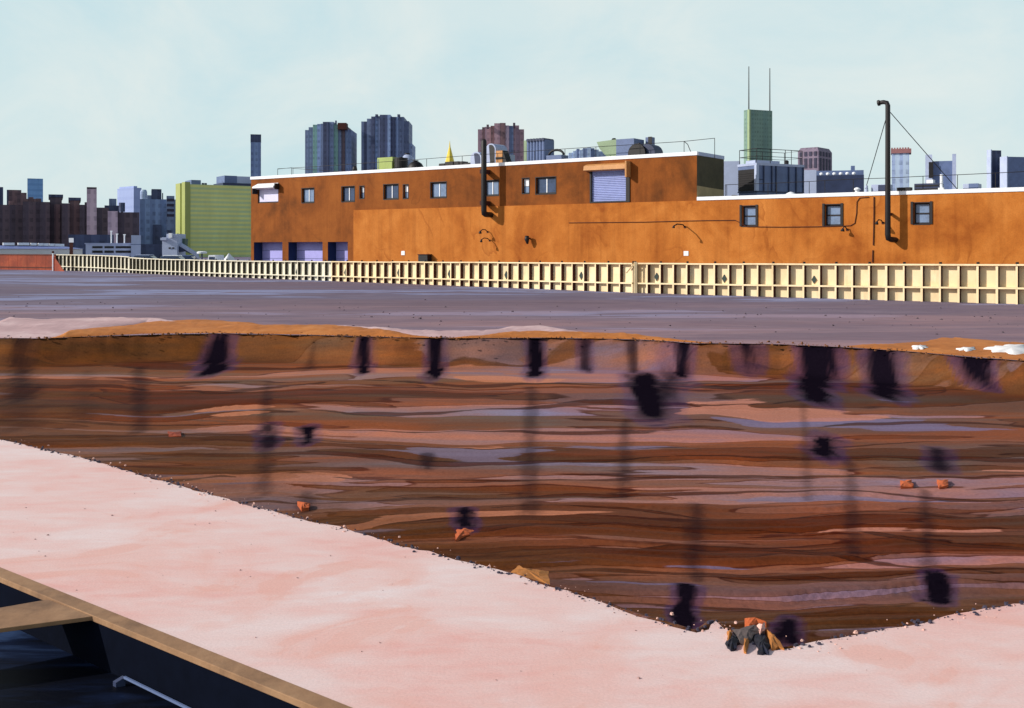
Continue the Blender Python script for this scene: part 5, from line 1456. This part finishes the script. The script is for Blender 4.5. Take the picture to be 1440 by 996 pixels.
# concrete batching plant with inclined conveyor
Yp = 190
def pxbox(t, name, m, u0, v0, u1, v1, Y, depth, z0=None):
    a, b = at(u0, v0, Y), at(u1, v1, Y)
    mb = MB(); mb.box(a.x, b.x, Y, Y + depth, b.z if z0 is None else z0, a.z); return mb.build(name, m, t)
p_ = at(237, 350, Yp)
t = thing("batching_plant", "pale lavender mixing plant with a sloping conveyor in front of the lime green office", "plant", (p_.x, p_.y, 0))
pxbox(t, "tower", M['paleblue'], 228, 334, 249, 360, Yp, 5, 0)
pxbox(t, "tower", M['paleblue'], 225.5, 334.5, 233.8, 338, Yp - .5, 5)
pxbox(t, "head_box", M['paleblue'], 234, 329, 249, 333.9, Yp, 5)
pxbox(t, "white_hood", M['white'], 237, 328, 241.5, 334.5, Yp - .6, .55)
for u in (237, 242): pxbox(t, "window", M['black'], u, 348, u + 3, 350, Yp - .08, .078)
a, b = at(249.5, 341, Yp + 1), at(276, 357.5, Yp + 1)
cv = MB(); cv.hexa([a + Vector((0, 0, -.45)), b + Vector((0, 0, -.45)), b + Vector((0, 1.6, -.45)), a + Vector((0, 1.6, -.45))], [a + Vector((0, 0, .02)), b + Vector((0, 0, .02)), b + Vector((0, 1.6, .1)), a + Vector((0, 1.6, .1))]); cv = cv.build("conveyor", M['paleblue'], t)
a2, b2 = at(250, 345.5, Yp + 1), at(270, 357, Yp + 1)
mb = MB(); mb.prism([a2, a2 + Vector((0, 0, -1.2)), at(259, 353.5, Yp + 1), at(258.5, 350, Yp + 1)], (0, 1.2, 0)); mb.prism([at(260, 351, Yp + 1), at(260.5, 354, Yp + 1), at(269, 357.5, Yp + 1)], (0, 1.2, 0)); mb.build("truss_web", M['bluedark'], cv)
mb = MB(); mb.prism([at(250, 335.5, Yp + 3), at(250, 340, Yp + 3), at(259, 346, Yp + 3), at(260, 336, Yp + 3), at(256.5, 335.5, Yp + 3), at(255, 338, Yp + 3), at(253, 335, Yp + 3)], (0, 2, 0)); mb.build("hopper", mat("olive_hopper", (84, 104, 92), .7, .25, .5), t)
mb = MB(); mb.box(b.x - .3, b.x + .1, b.y, b.y + 1.6, 0, b.z - .4); mb.build("trestle", M['galv'], t)
# parked cars behind the fence: only roofs and glass show, but each is a whole car
def parked_car(u, vtop, Y, lab, body, rz=0.0, long_=4.4):
    p = at(u, vtop, Y); s = p.z / 1.5 if p.z > 1.2 else 1.0
    s = max(.9, min(1.5, s))
    t = thing("parked_car", lab, "car", (p.x, p.y, 0), "vehicles parked behind the fence", rz)
    L2 = long_ / 2 * s; Wd = .88 * s
    mb = MB(); mb.local = True
    side = [(-L2, .28), (L2, .28), (L2 * 1.0, .72), (L2 * .55, .88), (-L2 * .75, .9), (-L2 * .99, .78)]
    mb.prism([(x, -Wd, z * s) for x, z in side], (0, 2 * Wd, 0)); mb.build("body", body, t, bevel=.06)
    cab = [(-L2 * .80, .9), (L2 * .50, .88), (L2 * .18, 1.42), (L2 * .05, 1.5), (-L2 * .42, 1.5), (-L2 * .58, 1.44)]
    mb = MB(); mb.local = True; mb.prism([(x, -Wd * .86, z * s) for x, z in cab], (0, 2 * Wd * .86, 0)); g = mb.build("glasshouse", M['glass_dark'], t, bevel=.05)
    mb = MB(); mb.local = True; mb.box(-L2 * .5, L2 * .16, -Wd * .82, Wd * .82, 1.47 * s, 1.56 * s); mb.build("roof", body, t, bevel=.03)
    for sx in (-.62, .62):
        for sy in (-1, 1):
            mb = MB(); mb.local = True; mb.tube([(L2 * sx, sy * Wd * .80, .33 * s), (L2 * sx, sy * Wd * 1.02, .33 * s)], .33 * s, 14); mb.build("wheel", M['black'], t)
    return t
parked_car(209, 357.8, 172, "pale blue parked car below the dark navy shed", M['galv'])
parked_car(248, 359.5, 158, "white roofed parked car in front of the lavender mixing plant", M['white'])
t = parked_car(266, 358.5, 162, "blue grey parked car beneath the sloping conveyor", M['steelblue'])
p_ = at(284, 353.5, 165)
t = thing("shade_canopy", "flat white canopy on a thin leg before the lime green office", "canopy", (p_.x, p_.y, 0))
mb = MB(); mb.tube([(p_.x, p_.y, p_.z - .35), (p_.x, p_.y, p_.z - .1), (p_.x, p_.y, p_.z)], [.75, .78, .5], 16); mb.build("top", M['white'], t)
mb = MB(); mb.tube([(p_.x, p_.y, 0), (p_.x, p_.y, p_.z - .35)], .12, 8); mb.build("leg", M['bluedark'], t)
p_ = at(298, 359, 155)
t = thing("white_van", "white box van seen over the fence right of the canopy", "van", (p_.x, p_.y, 0))
mb = MB(); mb.prism([(p_.x - .75, p_.y, .4), (p_.x + .75, p_.y, .4), (p_.x + .5, p_.y, p_.z), (p_.x - .5, p_.y, p_.z)], (0, 4.5, 0)); mb.build("body", M['white'], t, bevel=.05)
mb = MB(); mb.box(p_.x - .42, p_.x + .42, p_.y - .02, p_.y - .003, p_.z - .8, p_.z - .25); mb.build("rear_window", M['glass_dark'], t)
for sx in (-1, 1):
    for yy in (.9, 3.5):
        mb = MB(); mb.tube([(p_.x + sx * .5, p_.y + yy, .38), (p_.x + sx * .76, p_.y + yy, .38)], .38, 12); mb.build("wheel", M['black'], t)
p_ = at(318.5, 356.5, 152)
t = thing("tarp_heap", "peaked heap under a white tarp by the left end of the warehouse", "tarp", (p_.x, p_.y, 0))
k = 18; rows = [(1.0, 0), (.92, .5), (.62, .72), (.28, .88), (.05, 1.0)]
mb = MB(); vs = []
for r_, hz in rows:
    for j in range(k):
        th = 2 * math.pi * j / k; q_ = 1.0 + .22 * math.sin(3 * th + 1) + random.uniform(-.06, .06)
        vs.append((p_.x + 1.05 * r_ * q_ * math.cos(th), p_.y + 1.3 + 1.2 * r_ * q_ * math.sin(th), p_.z * hz))
fs = [(i * k + j, i * k + (j + 1) % k, (i + 1) * k + (j + 1) % k, (i + 1) * k + j) for i in range(4) for j in range(k)]
mb.add(vs, fs); mb.build("cover", M['white'], t)

# ------------------------------------------------------------------ broken pieces at the near corner of the pit
def chunk(name, lab, cat, pts_px, zt, zb, m, seed, group=None, tilt=0.0):
    """irregular slab whose outline on the ground follows pts_px"""
    rnd = random.Random(seed)
    P = [gp(u, v, zt) for u, v in pts_px]
    c = sum(P, Vector()) / len(P)
    ring = []
    for a, b in zip(P, P[1:] + P[:1]):
        for k in range(3):
            q = a + (b - a) * (k / 3)
            q += Vector((rnd.uniform(-.012, .012), rnd.uniform(-.03, .03), rnd.uniform(-.012, .012)))
            ring.append(q + Vector((0, 0, tilt * (q.x - c.x))))
    n = len(ring)
    mb = MB()
    mid = [Vector((c.x + (q.x - c.x) * .55, c.y + (q.y - c.y) * .55, zt + .012 + rnd.uniform(-.008, .012))) for q in ring]
    low = [Vector((c.x + (q.x - c.x) * .96, c.y + (q.y - c.y) * .96, zb)) for q in ring]
    mb.v = [tuple(q) for q in low + ring + mid] + [(c.x, c.y, zt + .03)]
    for j in range(n):
        j2 = (j + 1) % n
        mb.f += [(j, j2, n + j2, n + j), (n + j, n + j2, 2 * n + j2, 2 * n + j), (2 * n + j, 2 * n + j2, 3 * n)]
    o = mb.build(name, m, loc=(c.x, c.y, zb)); tag(o, lab, cat, group)
    return o
G = "broken pieces at the near corner of the pit"
ochre = mat("ochre_clod", (176, 112, 54), .9, .3, 2.5, bump=.4)
dkl = mat("black_clod", (24, 22, 34), .8, .5, 2.0, alt=(44, 50, 84), bump=.4)
pkc = mat("pink_clod", (226, 178, 164), .9, .12, 2.0, bump=.3)
grb = mat("grey_brown_clod", (92, 80, 78), .85, .3, 2.5, bump=.4)
orc = mat("orange_clod", (188, 92, 48), .9, .25, 3.0, bump=.4)
chunk("clay_clod", "tan plank shaped clod slanting at the near corner of the pit", "clod", [(1076, 884), (1084, 888), (1100, 909), (1086, 911)], 0.025, -.25, ochre, 1, G)
chunk("clay_clod", "tan wedge pointing towards us below the grey brown clod", "clod", [(1044, 899), (1055, 896), (1049, 915), (1046, 914)], 0.025, -.1, ochre, 2, G)
chunk("clay_clod", "small tan chip at the left of the broken pieces", "clod", [(1023, 888), (1029, 887), (1028, 900), (1023, 901)], 0.025, -.1, ochre, 3, G)
chunk("clay_clod", "black lump leftmost of the broken pieces at the pit corner", "clod", [(1029, 893), (1041, 890), (1040, 902), (1030, 913), (1021, 909), (1021, 904)], 0.020, -.1, dkl, 4, G)
chunk("clay_clod", "blue black lump under the tan plank shaped clod", "clod", [(1057, 893), (1075, 889), (1085, 910), (1078, 917), (1067, 919), (1067, 908)], 0.022, -.1, dkl, 5, G)
chunk("clay_clod", "grey brown clod bridging the two black lumps", "clod", [(1030, 886), (1060, 879), (1074, 888), (1056, 897), (1042, 903)], 0.035, -.25, grb, 6, G)
chunk("clay_clod", "flat orange slab topping the broken pieces", "clod", [(1047, 869), (1072, 870), (1077, 876), (1052, 877)], .0, -.6, orc, 7, G)
chunk("clay_clod", "pale pink stone beside the orange slab", "clod", [(1066, 880), (1076, 876), (1078, 884), (1068, 891)], 0.045, -.25, pkc, 8, G)
chunk("clay_clod", "ochre ledge broken from the near rim left of the corner", "clod", [(722, 800), (728, 794), (735, 800), (771, 802), (772, 822), (745, 815), (715, 808)], -.02, -.5, ochre, 9)
chunk("clay_clod", "orange clod beside a dark stain on the mud", "clod", [(640, 744), (652, 740), (668, 745), (662, 750), (648, 754), (640, 760)], -PIT + .03, -PIT - .1, orc, 10)
chunk("clay_clod", "small orange clod near the left rim of the mud", "clod", [(418, 706), (436, 707), (434, 713), (424, 714)], -PIT + .03, -PIT - .1, orc, 11)
chunk("clay_clod", "small orange clod on the mud at the right", "clod", [(1266, 676), (1282, 675), (1284, 684), (1268, 685)], -PIT + .03, -PIT - .1, orc, 12)
chunk("clay_clod", "orange clod farther right on the mud of a pair", "clod", [(1318, 675), (1334, 674), (1332, 684), (1320, 685)], -PIT + .03, -PIT - .1, orc, 13)
chunk("clay_clod", "dull red brick like clod on the lavender band at left", "clod", [(236, 607), (255, 607), (255, 613), (237, 613)], -PIT + .03, -PIT - .1, M['rust'], 14)
def crumbs(name, line, n, rmin, rmax, spread, zoff, m, seed, lim=None):
    rnd = random.Random(seed); mb = MB()
    segs = [(a, b) for a, b in zip(line[:-1], line[1:]) if (lim is None or (abs(a.x) < lim and abs(b.x) < lim))]
    tot = [(b - a).length for a, b in segs]
    for i in range(n):
        a, b = rnd.choices(segs, tot)[0]; t_ = rnd.random(); p = a + (b - a) * t_
        q = Vector((-(b - a).y, (b - a).x)).normalized(); p = p + q * rnd.gauss(0, spread)
        if (p - TA).dot(TP) > -.03: continue          # not over the open trench
        if spread > .5 and pip(np.array([p.x]), np.array([p.y]), near + far[::-1][1:-1])[0]: continue
        r = rmin + (rmax - rmin) * rnd.random() ** 3
        rr = [r * rnd.uniform(.6, 1.25) for _ in range(6)]; ro = rnd.random() * 6.3; hz = r * rnd.uniform(.5, 1.0)
        lo = [(p.x + rr[k] * math.cos(ro + k * 1.047), p.y + rr[k] * math.sin(ro + k * 1.047), zoff - r * .3) for k in range(6)]
        hi = [(p.x + rr[k] * .62 * math.cos(ro + .3 + k * 1.047), p.y + rr[k] * .62 * math.sin(ro + .3 + k * 1.047), zoff + hz * rnd.uniform(.7, 1.0)) for k in range(6)]
        mb.add(lo + hi, [tuple(range(5, -1, -1)), tuple(range(6, 12))] + [(k, (k + 1) % 6, 6 + (k + 1) % 6, 6 + k) for k in range(6)])
    o = mb.build(name, m); o["kind"] = 'stuff'
    return o
core = near[1:-1]
crumbs("rubble", core, 700, .004, .028, .035, 0.0, mat("dark_grit", (64, 58, 74), .9, .5, 3.0), 3)
crumbs("gravel", core, 260, .004, .022, .12, 0.0, pkc, 4)
crumbs("gravel", far[1:-1], 500, .015, .07, .30, 0.02, mat("clay_grit", (120, 76, 46), .9, .4, 1.5), 5)
crumbs("gravel", [Vector((-8, 13)), Vector((-1, 10)), Vector((6, 7.5))], 200, .003, .016, 1.6, 0.0, mat("apron_grit", (176, 140, 134), .9, .4, 2.5), 8)
lotline = [Vector((-40, 60)), Vector((-10, 52)), Vector((25, 50))]
crumbs("gravel", lotline, 500, .015, .09, 9.0, 0.0, mat("lot_grit", (92, 78, 86), .9, .4, 1.5), 6)
for o in list(bpy.data.objects):
    if "_w" in o: del o["_w"]
